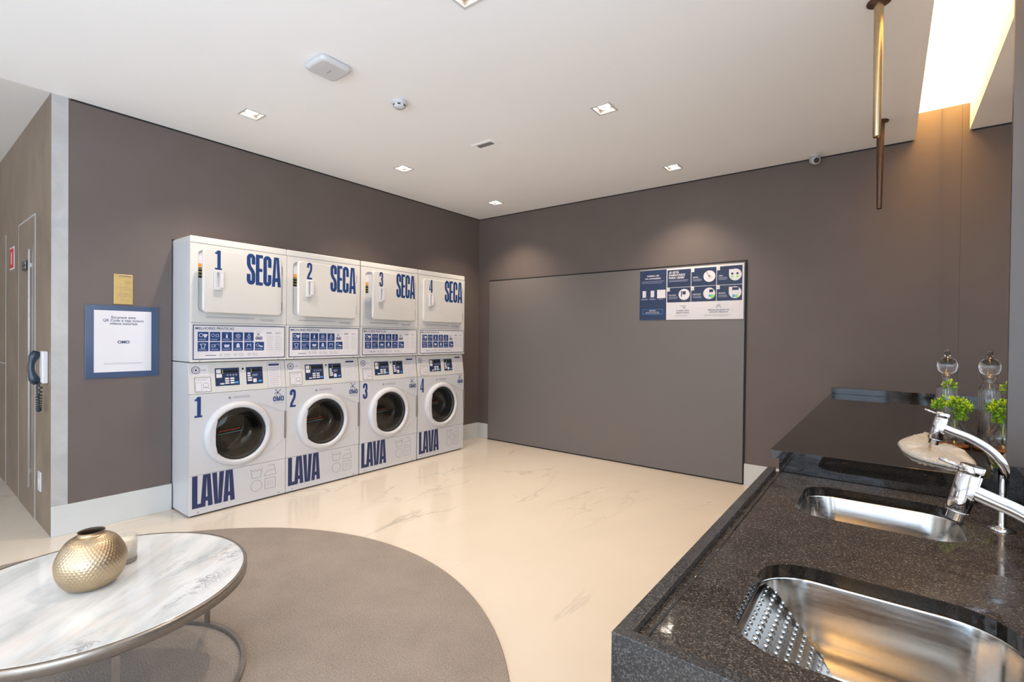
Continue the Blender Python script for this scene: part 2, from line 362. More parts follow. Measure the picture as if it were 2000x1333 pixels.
# cove side and lid sides
b.box(XC, XC+.012, YB, .0, H, HL)
struct(b.build('ceiling', M['ceiling'], fix=False))
b = MB(); b.box(-6, 0, YB, YL, H+.004, H+.05); struct(b.build('trim_5', M['ceiling_dim']))
b = MB(); b.box(XC, XR+.06, YB, .0, HL, HL+.02); o = struct(b.build('trim_6', M['cove']))
# left wall with the niche for the machines
b = MB()
b.box(-.12, 0, -3.96, NY0, 0, H+.02); b.box(-.12, 0, NY1, .0, 0, H+.02); b.box(-.12, 0, NY0, NY1, NZ, H+.02)
struct(b.build('wall_left', M['taupe']))
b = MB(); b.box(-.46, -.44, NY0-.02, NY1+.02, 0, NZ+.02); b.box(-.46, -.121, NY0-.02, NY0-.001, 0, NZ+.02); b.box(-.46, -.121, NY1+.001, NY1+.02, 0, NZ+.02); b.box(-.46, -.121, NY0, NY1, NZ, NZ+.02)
struct(b.build('wall_niche', M['black']))  # black lining: the niche's shadow gap put into its colour
b = MB(); b.box(-.12, .002, YL, -3.96, 0, H+.02); struct(b.build('trim_1', M['palestrip']))
b = MB(); b.box(-6, -.001, YL-.001, YL+.12, 0, H+.02); struct(b.build('wall_hall', M['concrete']))
b = MB(); b.box(-6.1, -6, YB, YL+.1, 0, H+.05); struct(b.build('wall_far_left', M['concrete']))
b = MB(); b.box(0, XC+.3, 0, .12, 0, HL+.02); struct(b.build('wall_back', M['taupe']))
b = MB(); b.box(XR+.006, XR+.25, -2.62, .0, 0, HL); struct(b.build('wall_right', M['taupe']))
b = MB(); b.box(XR-.004, 4.4885, -2.64, -2.6205, .913, HL); struct(b.build('trim_2', M['frame_grey']))
# side wall next to the sinks, with a window above the counter
b = MB(); b.box(4.489, 4.6, -4.9, -2.641, 0, .93); b.box(4.489, 4.6, YB, -4.9, 0, .15); b.box(4.489, 4.6, YB, -8.35, .15, .93); b.box(4.489, 4.6, -4.9, -2.641, 2.4, HL); b.box(4.489, 4.6, -4.9, -4.35, .93, 2.4); b.box(4.489, 4.6, YB, -4.9, 2.65, HL); b.box(4.489, 4.6, YB, -8.35, .93, 2.65)
struct(b.build('wall_side', M['ceiling']))
w1 = MB(); w1.box(4.53, 4.57, -4.35, -4.31, .93, 2.4); w1.box(4.53, 4.57, -2.68, -2.641, .93, 2.4); w1.box(4.53, 4.57, -4.31, -2.68, .93, .97); w1.box(4.53, 4.57, -4.31, -2.68, 2.36, 2.4); w1.box(4.53, 4.57, -3.52, -3.48, .97, 2.36)
w1 = struct(w1.build('window_1', M['white2']))
b = MB(); b.box(4.548, 4.552, -4.31, -2.68, .97, 2.36); b.build('pane', M['pane'], w1)
area('daylight_side', (4.72, -3.5, 1.65), (0, R(96), 0), 1.35, 1.6, 9, (.85,.93,1.0))
# window wall behind the camera
b = MB(); n = 3
for i in range(n+1): yy = -8.35+3.45*i/n; b.box(4.53, 4.57, max(-8.35,yy-.03), min(-4.9,yy+.03), .15, 2.65)
b.box(4.53, 4.57, -8.35, -4.9, .15, .20); b.box(4.53, 4.57, -8.35, -4.9, 2.6, 2.65)
w4 = struct(b.build('window_4', M['frame_grey'])); b = MB(); b.box(4.548, 4.552, -8.35, -4.9, .15, 2.65); b.build('pane', M['pane'], w4)
b = MB()
for (x0, x1) in ((-6,-5.7), (-2.3,.2), (4.2,4.9)): b.box(x0, x1, YB-.1, YB, 0, HL)
for (x0, x1) in ((-5.7,-2.3), (.2,4.2)): b.box(x0, x1, YB-.1, YB, 0, .3); b.box(x0, x1, YB-.1, YB, 2.65, HL)
struct(b.build('wall_rear', M['ceiling']))
for k, (x0, x1) in enumerate(((.2,4.2), (-5.7,-2.3))):
    b = MB(); n = 4
    for i in range(n+1):
        xx = x0+(x1-x0)*i/n; b.box(max(x0,xx-.03), min(x1,xx+.03), YB-.07, YB-.03, .3, 2.65)
    b.box(x0, x1, YB-.07, YB-.03, .3, .36); b.box(x0, x1, YB-.07, YB-.03, 2.59, 2.65)
    wo = struct(b.build('window_%d' % (k+2), M['frame_grey']))
    b = MB(); b.box(x0, x1, YB-.052, YB-.048, .3, 2.65); b.build('pane', M['pane'], wo)
# baseboards (same height all round)
BB = .19
b = MB(); b.box(.0005, .014, YL, NY0+.001, 0, BB); struct(b.build('baseboard_left', M['base'], bevel=.002))
b = MB(); b.box(.0005, .014, NY1, -.0005, 0, BB); struct(b.build('baseboard_corner', M['base'], bevel=.002))
b = MB(); b.box(.0145, .178, -.014, -.0005, 0, BB); struct(b.build('baseboard_back', M['base'], bevel=.002))
b = MB(); b.box(3.168, 3.80, -.014, -.0005, 0, BB); struct(b.build('baseboard_right', M['base'], bevel=.002))
# thin black strip standing in for the shadow line between wall and ceiling
b = MB(); b.box(.0005, .004, -3.95, -.001, H-.010, H-.0005); b.box(.004, XC-.002, -.004, -.0005, H-.010, H-.0005); struct(b.build('shadow_line', M['black']))

# big flush panel in the back wall
PX0, PX1, PZ = .189, 3.157, 1.984
b = MB(); b.box(PX0-.012, PX1+.013, -.010, -.0005, .0005, PZ+.015); struct(b.build('trim_4', M['black']))
b = MB(); b.box(PX0, PX1, -.022, -.0105, .014, PZ); struct(b.build('door_1', M['panel'], bevel=.001))

# door in the hall wall: flush, outlined by a pale groove
def hallrect(name, x0, x1, z0, z1, mt_, d0=.0015, d1=.006, parent=None, bevel=0):
    b = MB(); b.box(x0, x1, YL-.001-d1, YL-.001-d0, z0, z1); return b.build(name, mt_, parent, bevel=bevel)
d2 = struct(hallrect('door_2', -1.115, -.49, .003, 2.10, M['concrete'], .0005, .004))
b = MB()
for (x0,x1,z0,z1) in ((-1.123,-1.115,.003,2.11), (-.49,-.482,.003,2.11), (-1.115,-.49,2.10,2.11)): b.box(x0,x1,YL-.006,YL-.0015,z0,z1)
b.build('door_edge', M['palestrip'], d2)
b = MB(); b.box(-.627,-.617,YL-.022,YL-.012,.20,1.875); b.box(-.626,-.618,YL-.012,YL-.005,.3,.33); b.box(-.626,-.618,YL-.012,YL-.005,1.75,1.78)
b.build('pull_handle', M['alu'], d2)
b = MB(); b.box(-1.76,-1.752,YL-.005,YL-.0015,.003,2.11); b.box(-2.6,-1.76,YL-.005,YL-.0015,1.02,1.026); struct(b.build('trim_7', M['palestrip']))

# ------------------------------------------------------------------ ceiling fixtures
def make_downlight():
    t = thing('downlight', '', 'ceiling light', (0,0,0))
    b = MB(); o_, i_ = .068, .054
    b.plate([(-o_,-o_), (o_,-o_), (o_,o_), (-o_,o_)], [[(-i_,-i_), (i_,-i_), (i_,i_), (-i_,i_)]], -.004, -.0003); b.build('frame', M['white2'], t)
    b = MB()
    for (x0,x1,y0,y1) in ((-.061,-.055,-.061,.061), (.055,.061,-.061,.061), (-.055,.055,-.061,-.055), (-.055,.055,.055,.061)): b.box(x0,x1,y0,y1,.0,.055)
    b.box(-.061,.061,-.061,.061,.055,.06); b.build('housing', M['smoked'], t)
    b = MB(); b.lathe([(.043,.020), (.052,.024), (.053,.0549), (.001,.0549)], (0,0,0), 'z', 28, 0); b.lathe([(.043,.020), (.036,.011), (.02,.006), (.0001,.005)], (0,0,0), 'z', 28, 1)
    b.build('lamp', [M['white2'], M['lamp']], t)
    return t
dl_lab = ['square recessed downlight over the first washer, nearest the left wall end', 'square recessed downlight above the gap between second and third machines',
 'small square downlight in the far ceiling corner', 'square downlight cut off by the top edge of the photo', 'largest square downlight fully in view, near the ceiling middle',
 'square downlight in front of the big grey panel, above the poster side']
proto = make_downlight()
def copy_tree(o, parent=None):
    c = o.copy(); COL.objects.link(c)
    if parent: c.parent = parent
    for ch in list(o.children): copy_tree(ch, c)
    return c
sl = bpy.data.lights.new('spot', 'SPOT'); sl.energy = SPOT_POWER; sl.color = SPOT_COL; sl.spot_size = R(112); sl.spot_blend = .9; sl.shadow_soft_size = .03
for i, (x, y) in enumerate(DL):
    if i < 6:
        o = proto if i == 0 else copy_tree(proto)
        o.location = (x, y, H); o['label'] = dl_lab[i]; o['group'] = 'square recessed downlights'
    s_ = bpy.data.objects.new('spot', sl); COL.objects.link(s_); s_.location = (x, y, H-.012)

t = thing('access_point', 'flat white rounded square wireless box on the ceiling', 'access point', (1.685,-3.178,H))
def rsq(hx, hy, r, n=6, cx=0, cy=0):
    pts = []
    for (sx_, sy_, a0) in ((1,1,0), (-1,1,90), (-1,-1,180), (1,-1,270)):
        for k in range(n+1):
            a = R(a0+90*k/n); pts.append((cx+sx_*(hx-r)+r*math.cos(a), cy+sy_*(hy-r)+r*math.sin(a)))
    return pts
b = MB(); rows = [[(x, y, z) for x, y in rsq(h_, h_, .03)] for h_, z in ((.088,-.0005), (.094,-.008), (.094,-.022), (.086,-.031), (.078,-.033))]
b.grid(rows, 0, True, close_v=True); b.face(rows[-1]); b.face(rows[0]); b.build('casing', M['white'], t)
p = Pen(lambda a, h, d: (a, h, -.0334-d)); p.text('.............', -.02, .0, .02, 0, width=.0001) if False else None
p.rect(-.022, .022, .002, .008, 0); p.build('marking', M['grey'], t)
t = thing('smoke_detector', 'small round white smoke detector with dark slots on the ceiling', 'smoke detector', (1.675,-2.673,H))
b = MB(); b.lathe([(.047,-.0005), (.050,-.012), (.046,-.02), (.038,-.024)], seg=28); b.build('base', M['white'], t)
b = MB(); b.lathe([(.038,-.024), (.037,-.036), (.028,-.044), (.001,-.046)], seg=28); b.build('sensor_dome', M['white'], t)
for k in range(6):
    b = MB(); a = 2*PI*k/6-.75; c_, s_ = math.cos(a), math.sin(a); r_ = .0385; wv = .009
    b.face([(r_*c_-wv*-s_, r_*s_-wv*c_, -.026), (r_*c_+wv*-s_, r_*s_+wv*c_, -.026), (r_*c_+wv*-s_, r_*s_+wv*c_, -.035), (r_*c_-wv*-s_, r_*s_-wv*c_, -.035)])
    b.build('slot', M['black'], t)
t = thing('ceiling_vent', 'small flat grey slotted ceiling vent with white frame', 'vent', (1.662,-1.815,H))
b = MB(); b.plate([(-.105,-.055), (.105,-.055), (.105,.055), (-.105,.055)], [[(-.075,-.028), (.075,-.028), (.075,.028), (-.075,.028)]], -.004, -.0004); b.build('frame', M['ceiling'], t)
b = MB(); b.box(-.075,.075,-.028,.028,-.0015,-.0006)
for k in range(5): yy = -.022+.011*k; b.box(-.075,.075,yy-.0015,yy+.0015,-.004,-.0016)
b.build('grille', M['grille'], t)
t = thing('security_camera', 'white bullet security camera under the ceiling at the back wall', 'security camera', (3.68,-.075,H))
b = MB(); b.lathe([(.032,-.0005), (.032,-.010), (.014,-.014), (.012,-.03)], seg=24); b.build('mount', M['white'], t)
b = MB(); dv = Vector((.38,-.86,-.34)).normalized()
c0 = Vector((-.02,.02,-.030)); b.tube([c0, c0+dv*.01, c0+dv*.088, c0+dv*.095], [.020,.030,.030,.026], 24); b.build('camera_body', M['white'], t)
b = MB(); b.tube([c0+dv*.0952, c0+dv*.097], [.022,.021], 24); b.build('lens', M['lcd'], t)

for (x, y, lab, ra, rb, mt_) in ((4.113,-2.01,'nearer gold tube pendant over the counter, cut by the top edge of the photo', .0180, .0148, 'bronze'), (4.106,-.534,'farther bronze tube pendant near the back wall, backlit look put into its colour', .0235, .0150, 'canopy_backlit')):  # the farther tube's darker metal stands in for its backlighting
    t = thing('pendant_tube', lab, 'pendant light', (x,y,H), group='slim tube pendants over the counter')
    b = MB(); b.lathe([(.001,-.0004), (.045,-.0004), (.045,-.006), (.02,-.009), (.018,-.012)], seg=32); b.build('canopy', M['canopy_backlit'], t)
    b = MB(); b.lathe([(ra,-.008), (rb,-.592), (rb-.0015,-.596)], seg=28); b.lathe([(rb-.0015,-.596), (rb-.003,-.590), (.0001,-.590)], seg=28)
    b.build('tube', M[mt_], t)

# ------------------------------------------------------------------ signs on the walls
def wallpen(y0, z0): return Pen(lambda a, h, d: (.0005+d, y0+a, z0+h))
t = thing('brass_plaque', 'small gold plaque mounted just above the blue framed sign', 'plaque', (0,-3.728,1.491))
b = MB(); b.box(.0006,.006,0,.105,0,.204); b.build('plate', M['plaque'], t, bevel=.001)
p = Pen(lambda a, h, d: (.0064+d, a, h)); p.rect(.005,.098,.186,.198,0); p.disc(.016,.192,.007,1,.0003)
p.text('Social', .060,.143,.024,0,align='l',width=.035); p.lines(.03,.095,.095,.118,2,0,rag=.1); p.lines(.02,.095,.05,.08,2,0,rag=.2); p.lines(.03,.09,.02,.035,2,0,rag=.3)
p.build('engraving', [M['bronze'], M['plaque']], t)
t = thing('tutorial_sign', 'blue bordered acrylic sign with white centre on the left wall', 'sign', (0,-3.877,.990))
b = MB(); b.box(.0006,.0075,0,.405,0,.489); b.build('blue_backing', speckled('slate_blue_acrylic', (.056,.082,.150), (.062,.089,.162), 4, .18), t, bevel=.001)
b = MB(); b.box(.0077,.0090,.044,.361,.039,.455); b.build('white_card', M['paper'], t)
p = Pen(lambda a, h, d: (.0093+d, a, h)); cx_ = .2025
for k, s_ in enumerate(('Escaneie este', 'QR Code e veja nossos', 'vídeos tutoriais')): p.text(s_, cx_, .402-.021*k, .0235, 0, align='c', bold=.015, width=(.135,.225,.155)[k])
p.text('OMO', cx_, .232, .028, 0, align='c', bold=.03); p.lines(.095,.315,.088,.102,2,1,rag=.12)
p.build('lettering', [M['navy2'], M['grey']], t)

# instruction poster on the grey panel
t = thing('instruction_poster', 'navy and white instruction poster at the top right of the grey panel', 'poster', (2.183,-.0225,1.476))
PW, PH = .966, .497
b = MB(); b.box(0,PW,-.0035,-.0004,0,PH); b.build('sheet', M['paper'], t)
p = Pen(lambda a, h, d: (a, -.0040-d, h)); xs = .270
p.rect(0, xs, 0, PH-.004, 0)
cols = [xs+.006, xs+.236, xs+.465, PW-.010]; rows_ = [.165,.310,.482]
for i in range(3):
    for j in range(2): p.rect(cols[i]+.002, cols[i+1]-.003, rows_[j]+.002, rows_[j+1]-.002, 1)
D1, D2, D3 = .0004, .0008, .0012
p.text('PRIMEIRA VEZ', .135, .428, .020, 2, D1, 'c', .02); p.text('NA LAVANDERIA?', .135, .402, .020, 2, D1, 'c', .02); p.lines(.02,.25,.358,.388,2,3,D1,.0022)
for a_ in (.028,.112): p.rect(a_,a_+.036,.225,.290,2,D1); p.lines(a_+.006,a_+.032,.235,.282,4,3,D2,.003); p.lines(a_-.014,a_+.056,.198,.214,2,3,D1,.0025)
p.rect(.178,.262,.213,.295,2,D1); p.lines(.19,.25,.198,.208,1,3,D1,.003)
p.frame(.03,.235,.055,.105,.0025,4,D1); p.text('ATENÇÃO:', .1325,.087,.014,2,D1,'c',.02); p.lines(.06,.21,.062,.082,2,2,D1,.0022)
for k, s_ in enumerate(('JÁ ESTÁ', 'HABILITADO', 'PARA USAR?')): p.text(s_, cols[0]+.018, .446-.026*k, .027, 2, D1, 'l', .03)
p.lines(cols[0]+.018, cols[1]-.02, .362, .384, 2, 3, D1, .0022)
cells = [(1,1,'1','SEPARE'), (2,1,'2','ABRA'), (0,0,'3','COLOQUE'), (1,0,'4','SELECIONE'), (2,0,'5','PRONTO')]
words = {'1':'ENTENDA', '2':'USE', '3':'DEPOSITE', '4':'ACIONE', '5':'PRONTO'}
for (i, j, n_, w_) in cells:
    a0 = cols[i]; h0 = rows_[j]; h1 = rows_[j+1]; cw = cols[i+1]-a0
    p.rect(a0-.002, a0+.028, h1-.036, h1, 2, D1); p.text(n_, a0+.013, h1-.028, .022, 1, D2, 'c')
    p.text(w_, a0+.016, (h0+h1)/2-.006, .015, 2, D1, 'l', .02); p.lines(a0+.016, a0+cw*.46, (h0+h1)/2-.040, (h0+h1)/2-.012, 3, 3, D1, .002)
    cx_, cy_ = a0+cw*.72, (h0+h1)/2+.002; p.disc(cx_, cy_, .053, 2, D1)
    if n_ in '25': p.rect(cx_-.053, cx_-.01, cy_, cy_+.05, 2, D1+.0001)
    if n_ == '1': p.disc(cx_,cy_,.012,5,D2); p.stroke([(cx_-.02,cy_-.03),(cx_+.03,cy_-.01)],.003,5,D2); p.stroke([(cx_-.03,cy_+.045), (cx_-.003,cy_+.005)], .004, 1, D3)
    if n_ == '2':
        for dx, dy in ((-.026,.01), (.018,.01), (-.026,-.016), (.018,-.016)): p.disc(cx_+dx,cy_+dy,.010,1 if dy > 0 else 6,D2)
    if n_ == '3': p.poly([(cx_-.014,cy_+.0),(cx_+.014,cy_+.0),(cx_+.016,cy_+.03),(cx_-.016,cy_+.03)],1,D2); p.rect(cx_-.03,cx_-.02,cy_-.02,cy_+.035,1,D2)
    if n_ == '4': p.rect(cx_,cx_+.035,cy_+.010,cy_+.036,1,D2); p.disc(cx_+.028,cy_-.026,.018,6,D2); p.disc(cx_+.006,cy_-.022,.012,4,D2)
    if n_ == '5': p.rect(cx_-.025,cx_+.03,cy_+.02,cy_+.045,1,D2); p.disc(cx_+.012,cy_-.034,.014,6,D2); p.disc(cx_-.012,cy_-.032,.013,4,D2)
p.text('O SABÃO ESTÁ', .43,.080,.018,1,D1,'c',.01); p.text('SENDO USADO', .43,.060,.018,1,D1,'c',.01); p.lines(.36,.50,.028,.048,2,5,D1,.002)
p.text('PRECISA DE AJUDA OU', .755,.080,.018,1,D1,'c',.01); p.text('SUPORTE TÉCNICO?', .755,.060,.018,1,D1,'c',.01); p.lines(.63,.88,.028,.048,2,5,D1,.002)
p.stroke([(.40,.135),(.43,.130),(.455,.105)],.0025,1,D1); p.circle(.445,.122,.012,.0025,1,D1)
p.circle(.755,.122,.013,.003,1,D1,a0=0,a1=PI); p.circle(.755,.098,.022,.003,1,D1,a0=.2,a1=PI-.2)
p.build('print', [M['navyp'], M['navyq'], M['paper'], M['lilac'], M['skyblue'], M['grey'], M['green']], t)

# hall wall fittings
t = thing('red_sign', 'small red notice with white edge on the brown hall wall', 'sign', (-1.44,YL-.001,1.885))
b = MB(); b.box(-.10,.10,-.004,-.0005,-.09,.09); b.build('white_edge', M['paper'], t)
b = MB(); b.box(-.085,.085,-.006,-.0042,-.078,.078); b.build('red_panel', M['red'], t)
p = Pen(lambda a, h, d: (a,-.0064-d,h)); p.rect(-.02,.02,-.05,.05,0); p.build('symbol', M['paper'], t)
t = thing('access_keypad', 'small dark and silver keypad on the hall door', 'keypad', (-.783,YL-.005,1.772))
b = MB(); b.box(-.08,.08,-.016,-.0005,-.034,.034); b.build('casing', M['lcd'], t, bevel=.003)
b = MB(); b.box(-.02,.07,-.019,-.0165,.004,.026); b.box(-.02,.07,-.019,-.0165,-.026,-.006); b.build('buttons', M['alu'], t)
t = thing('wall_outlet', 'white rectangular socket plate low on the brown hall wall', 'outlet', (-.30,YL-.001,.30))
b = MB(); b.box(-.042,.042,-.010,-.0005,-.065,.065); b.build('plate', M['white'], t, bevel=.003)
b = MB(); b.box(-.02,.02,-.0125,-.0103,-.018,.018); b.build('socket', M['paper'], t, bevel=.002)
t = thing('intercom_phone', 'dark blue intercom handset with curly cord on the hall wall end', 'intercom', (-.115,YL-.001,1.068))
b = MB(); b.box(-.045,.05,-.030,-.0005,-.10,.105); b.build('wall_base', M['paper'], t, bevel=.006)
b = MB(); pts = [(-.020, -.046-.024*math.sin(PI*k/12), .105-.21*k/12) for k in range(13)]
b.tube(pts, [.016,.024,.026,.022,.018,.017,.017,.017,.018,.022,.026,.024,.016], 16, flat=.8); b.build('handset', M['handset'], t)
b = MB(); pts = []
for k in range(331):
    u = k/330; a = 2*PI*26*u
    if u < .5: c0 = Vector((-.03+.03*u, -.05, -.10-.30*u))
    else: c0 = Vector((-.015+.06*(u-.5), -.05, -.25+.20*(u-.5)))
    if u < .12: rr = .001
    else: rr = .008
    ang = PI*u; c0 = Vector((-.020-.055*math.cos(ang), -.035, -.095-.185*math.sin(ang)**.75)); pts.append(c0+Vector((rr*math.cos(a), rr*math.sin(a), rr*.4*math.cos(a))))
b.tube(pts, .0035, 6); b.build('cord', M['handset'], t)

# ------------------------------------------------------------------ machines
MW = .686
def loc(a, h, d): return (d, a, h)
# heavy condensed letters
def arc2(cx, cy, rx, ry, a0, a1, n=8): return [(cx+rx*math.cos(R(a0+(a1-a0)*k/n)), cy+ry*math.sin(R(a0+(a1-a0)*k/n))) for k in range(n+1)]
def glyph(p, ch, a, h, w_, ht, t, mi=0, d=0):
    X = lambda q: [(a+x, h+y) for x, y in q]
    rx = w_/2-t/2; ry = rx*1.0
    if ch == 'S':
        path = [(w_-t/2, ht*.66)]+arc2(w_/2, ht-t/2-ry, rx, ry, 0, 180)+[(t/2, ht*.66), (t/2+.1*w_, ht*.57), (w_-t/2-.1*w_, ht*.43), (w_-t/2, ht*.34)]+arc2(w_/2, t/2+ry, rx, ry, 0, -180)+[(t/2, ht*.34)]
        p.stroke(X(path), t, mi, d)
    elif ch == 'C': p.stroke(X([(w_-t/2, ht*.62)]+arc2(w_/2, ht-t/2-ry, rx, ry, 0, 180)+arc2(w_/2, t/2+ry, rx, ry, 180, 360)+[(w_-t/2, ht*.38)]), t, mi, d)
    elif ch == 'O': p.stroke(X(arc2(w_/2, ht-t/2-ry, rx, ry, 0, 180)+arc2(w_/2, t/2+ry, rx, ry, 180, 360)), t, mi, d, closed=True)
    elif ch == 'E':
        for q in ((0,t,0,ht), (t,w_,0,t*.85), (t,w_,ht-t*.85,ht), (t,w_*.93,ht*.5-t*.42,ht*.5+t*.42)): p.rect(a+q[0],a+q[1],h+q[2],h+q[3],mi,d)
    elif ch == 'L': p.rect(a,a+t,h,h+ht,mi,d); p.rect(a+t,a+w_,h,h+t*.85,mi,d)
    elif ch in 'AV':
        f_ = (lambda y: y) if ch == 'A' else (lambda y: ht-y)
        p.poly(X([(0,f_(0)), (t*.95,f_(0)), (w_/2+t*.02,f_(ht)), (w_*.5-t*.72,f_(ht))]), mi, d); p.poly(X([(w_,f_(0)), (w_-t*.95,f_(0)), (w_/2-t*.02,f_(ht)), (w_*.5+t*.72,f_(ht))]), mi, d)
        if ch == 'A': p.rect(a+w_*.25, a+w_*.75, h+ht*.17, h+ht*.30, mi, d)
    elif ch == 'M':
        p.rect(a,a+t,h,h+ht,mi,d); p.rect(a+w_-t,a+w_,h,h+ht,mi,d); p.stroke(X([(t*.5,ht), (w_/2,ht*.15), (w_-t*.5,ht)]), t*.8, mi, d)
    elif ch == '1':
        p.rect(a+w_*.34,a+w_*.34+t,h,h+ht,mi,d); p.rect(a,a+w_,h,h+t*.55,mi,d); p.poly(X([(w_*.02,ht*.80), (w_*.34,ht*.80), (w_*.34+t,ht), (w_*.34,ht), (w_*.2,ht*.90), (w_*.02,ht*.89)]), mi, d)
    elif ch == '2': p.stroke(X([(t/2,ht*.68)]+arc2(w_/2, ht-t/2-ry, rx, ry, 180, 0)+[(w_-t/2,ht*.62), (w_-t*.7,ht*.5), (t*.7,ht*.2), (t*.55,ht*.02)]), t, mi, d); p.rect(a,a+w_,h,h+t*.8,mi,d)
    elif ch == '3': p.stroke(X([(t/2,ht*.70)]+arc2(w_/2, ht-t/2-ry, rx, ry, 180, 0)+[(w_-t/2,ht*.60), (w_-t*.9,ht*.515), (w_*.45,ht*.51)]), t, mi, d); p.stroke(X([(w_*.45,ht*.51), (w_-t*.9,ht*.50), (w_-t/2,ht*.42)]+arc2(w_/2, t/2+ry, rx, ry, 0, -180)+[(t/2,ht*.30)]), t, mi, d)
    elif ch == '4': p.rect(a+w_*.52,a+w_*.52+t,h,h+ht,mi,d); p.rect(a,a+w_,h+ht*.20,h+ht*.20+t*.7,mi,d); p.poly(X([(0,ht*.20+t*.6), (0,ht*.32), (w_*.52,ht), (w_*.52,ht*.80), (t*.62,ht*.20+t*.6)]), mi, d)
def word(p, s_, a, h, ws, ht, t, gap, mi=0, d=0):
    for ch, w_ in zip(s_, ws): glyph(p, ch, a, h, w_, ht, t, mi, d); a += w_+gap
def num_mesh(n_, w_, ht, t, name='number'):
    p = Pen(lambda a, h, d: (d, a, h)); glyph(p, n_, 0, 0, w_, ht, t); o = p.build(name, M['navy']); me = o.data; bpy.data.objects.remove(o); return me

def make_dryer():
    t = thing('tumble_dryer', '', 'dryer')
    z0, z1, zc, zd = 1.094, 1.9797, 1.931, 1.373
    b = MB(); b.box(-.66,-.012,0,MW,z0,z1); b.build('body', M['white'], t, bevel=.004)
    b = MB(); b.box(-.66,0,-.001,MW+.001,zc+.001,z1+.001); b.build('top_cap', M['white2'], t, bevel=.006)
    # front panel with a loading opening
    b = MB(); a0, a1, h0, h1 = .050, .640, 1.448, 1.888
    hole = [(y_, z_) for y_, z_ in rsq((a1-a0)/2, (h1-h0)/2, .035, 6, (a0+a1)/2, (h0+h1)/2)]
    tmp = MB(); tmp.plate([(0,zd+.001), (MW,zd+.001), (MW,zc-.001), (0,zc-.001)], [hole], -.012, 0)
    b.v = [(z, x, y) for x, y, z in tmp.v]; b.f = tmp.f; b.m = tmp.m; b.s = tmp.s
    b.build('front_panel', M['white2'], t)
    b = MB(); b.box(-.0118,-.0105,a0-.005,a1+.005,h0-.005,h1+.005); b.build('door_recess', M['white'], t)
    b = MB(); b.lathe([(.20,0), (.17,.0003)], (-.0102,.36,1.66), 'x', 40, 0); b.disc(.17, (-.0098,.36,1.66), 'x', 40); b.build('drum_opening', M['black'], t)
    p = Pen(lambda a, h, d: (-.0100+d, a, h)); p.rect(.052,.088,1.795,1.845,2); p.rect(.052,.088,1.765,1.790,1); p.rect(.052,.088,1.690,1.762,0,.0002)
    for k in range(3): p.rect(.054,.086,1.752-.022*k,1.7545-.022*k,3,.0004)
    p.build('warning_sticker', [M['rubber'], M['orange'], M['paper'], M['yellow']], t)
    b = MB(); b.box(-.012,0,0,MW,1.098,zd-.002); b.box(-.012,.003,0,MW,1.094,1.106); b.build('lower_panel', M['white2'], t, bevel=.002)
    # best-practice label
    p = Pen(lambda a, h, d: (.0006+d, a, h)); A0, A1, B0, B1 = .018, .676, 1.110, 1.358
    p.rect(A0,A1,B0,B1,0); p.frame(A0,A1,B0,B1,.006,1,.0003); e = .0003
    p.text('MELHORES PRÁTICAS', A0+.016, B1-.034, .026, 1, e, 'l', .012, width=.255)
    cw = .069; gx = .0095; ax = A0+.030
    for r_ in range(2):
        for c_ in range(6):
            if r_ == 0 and c_ == 5: continue
            xa = ax+c_*(cw+gx); hb = B0+.132 if r_ == 0 else B0+.060
            p.rect(xa, xa+cw, hb, hb+.066, 2, e); xm = xa+cw/2; hm = hb+.038; e2 = .0006
            k = (r_, c_)
            if k == (0,0): p.poly([(xm+.002,hm+.012),(xm+.026,hm+.012),(xm+.030,hm+.002),(xm+.022,hm),(xm+.022,hm-.012),(xm+.006,hm-.012),(xm+.006,hm),(xm-.002,hm+.002)],0,e2); p.circle(xm-.013,hm+.004,.012,.004,3,e2)
            elif k == (0,1): p.circle(xm-.014,hm+.004,.010,.003,3,e2); p.frame(xm+.004,xm+.024,hm-.008,hm+.012,.003,3,e2)
            elif k == (0,2): p.rect(xm-.006,xm+.006,hm-.016,hm+.006,0,e2); p.stroke([(xm-.008,hm+.018),(xm,hm+.008),(xm+.008,hm+.018)],.003,3,e2)
            elif k == (0,3): p.circle(xm,hm,.014,.004,3,e2); p.disc(xm,hm,.005,0,e2)
            elif k == (0,4): p.stroke([(xm,hm+.018),(xm-.010,hm-.006),(xm,hm-.016),(xm+.010,hm-.006)],.004,3,e2,closed=True)
            elif k == (1,0): p.stroke([(xm-.018,hm+.012),(xm-.006,hm+.014),(xm+.006,hm+.014),(xm+.018,hm+.012),(xm+.010,hm+.002),(xm+.010,hm-.016),(xm-.010,hm-.016),(xm-.010,hm+.002)],.004,3,e2,closed=True)
            elif k == (1,1): p.frame(xm-.024,xm-.002,hm-.010,hm+.010,.003,3,e2); p.stroke([(xm+.002,hm-.01),(xm+.002,hm+.01),(xm+.026,hm+.014),(xm+.026,hm-.006)],.002,3,e2)
            elif k == (1,2): p.poly([(xm-.020,hm+.008),(xm+.020,hm+.008),(xm+.014,hm-.012),(xm-.014,hm-.012)],3,e2)
            elif k == (1,3): p.poly([(xm-.008,hm+.016),(xm+.008,hm+.016),(xm+.014,hm-.014),(xm-.014,hm-.014)],3,e2)
            elif k == (1,4): p.stroke([(xm-.014,hm-.010),(xm-.012,hm+.012),(xm,hm+.006),(xm+.012,hm+.012),(xm+.014,hm-.010)],.004,3,e2)
            else: p.poly([(xm-.006,hm+.002),(xm+.026,hm-.004),(xm+.022,hm-.012),(xm+.002,hm-.010)],0,e2); p.circle(xm-.014,hm+.004,.010,.003,3,e2)
            p.lines(xa+.008, xa+cw-.008, hb+.006, hb+.018, 2, 3, e2, .0018)
    xo = ax+5*(cw+gx)+.004
    omo(p, xo, B0+.142, .052, 1, e)
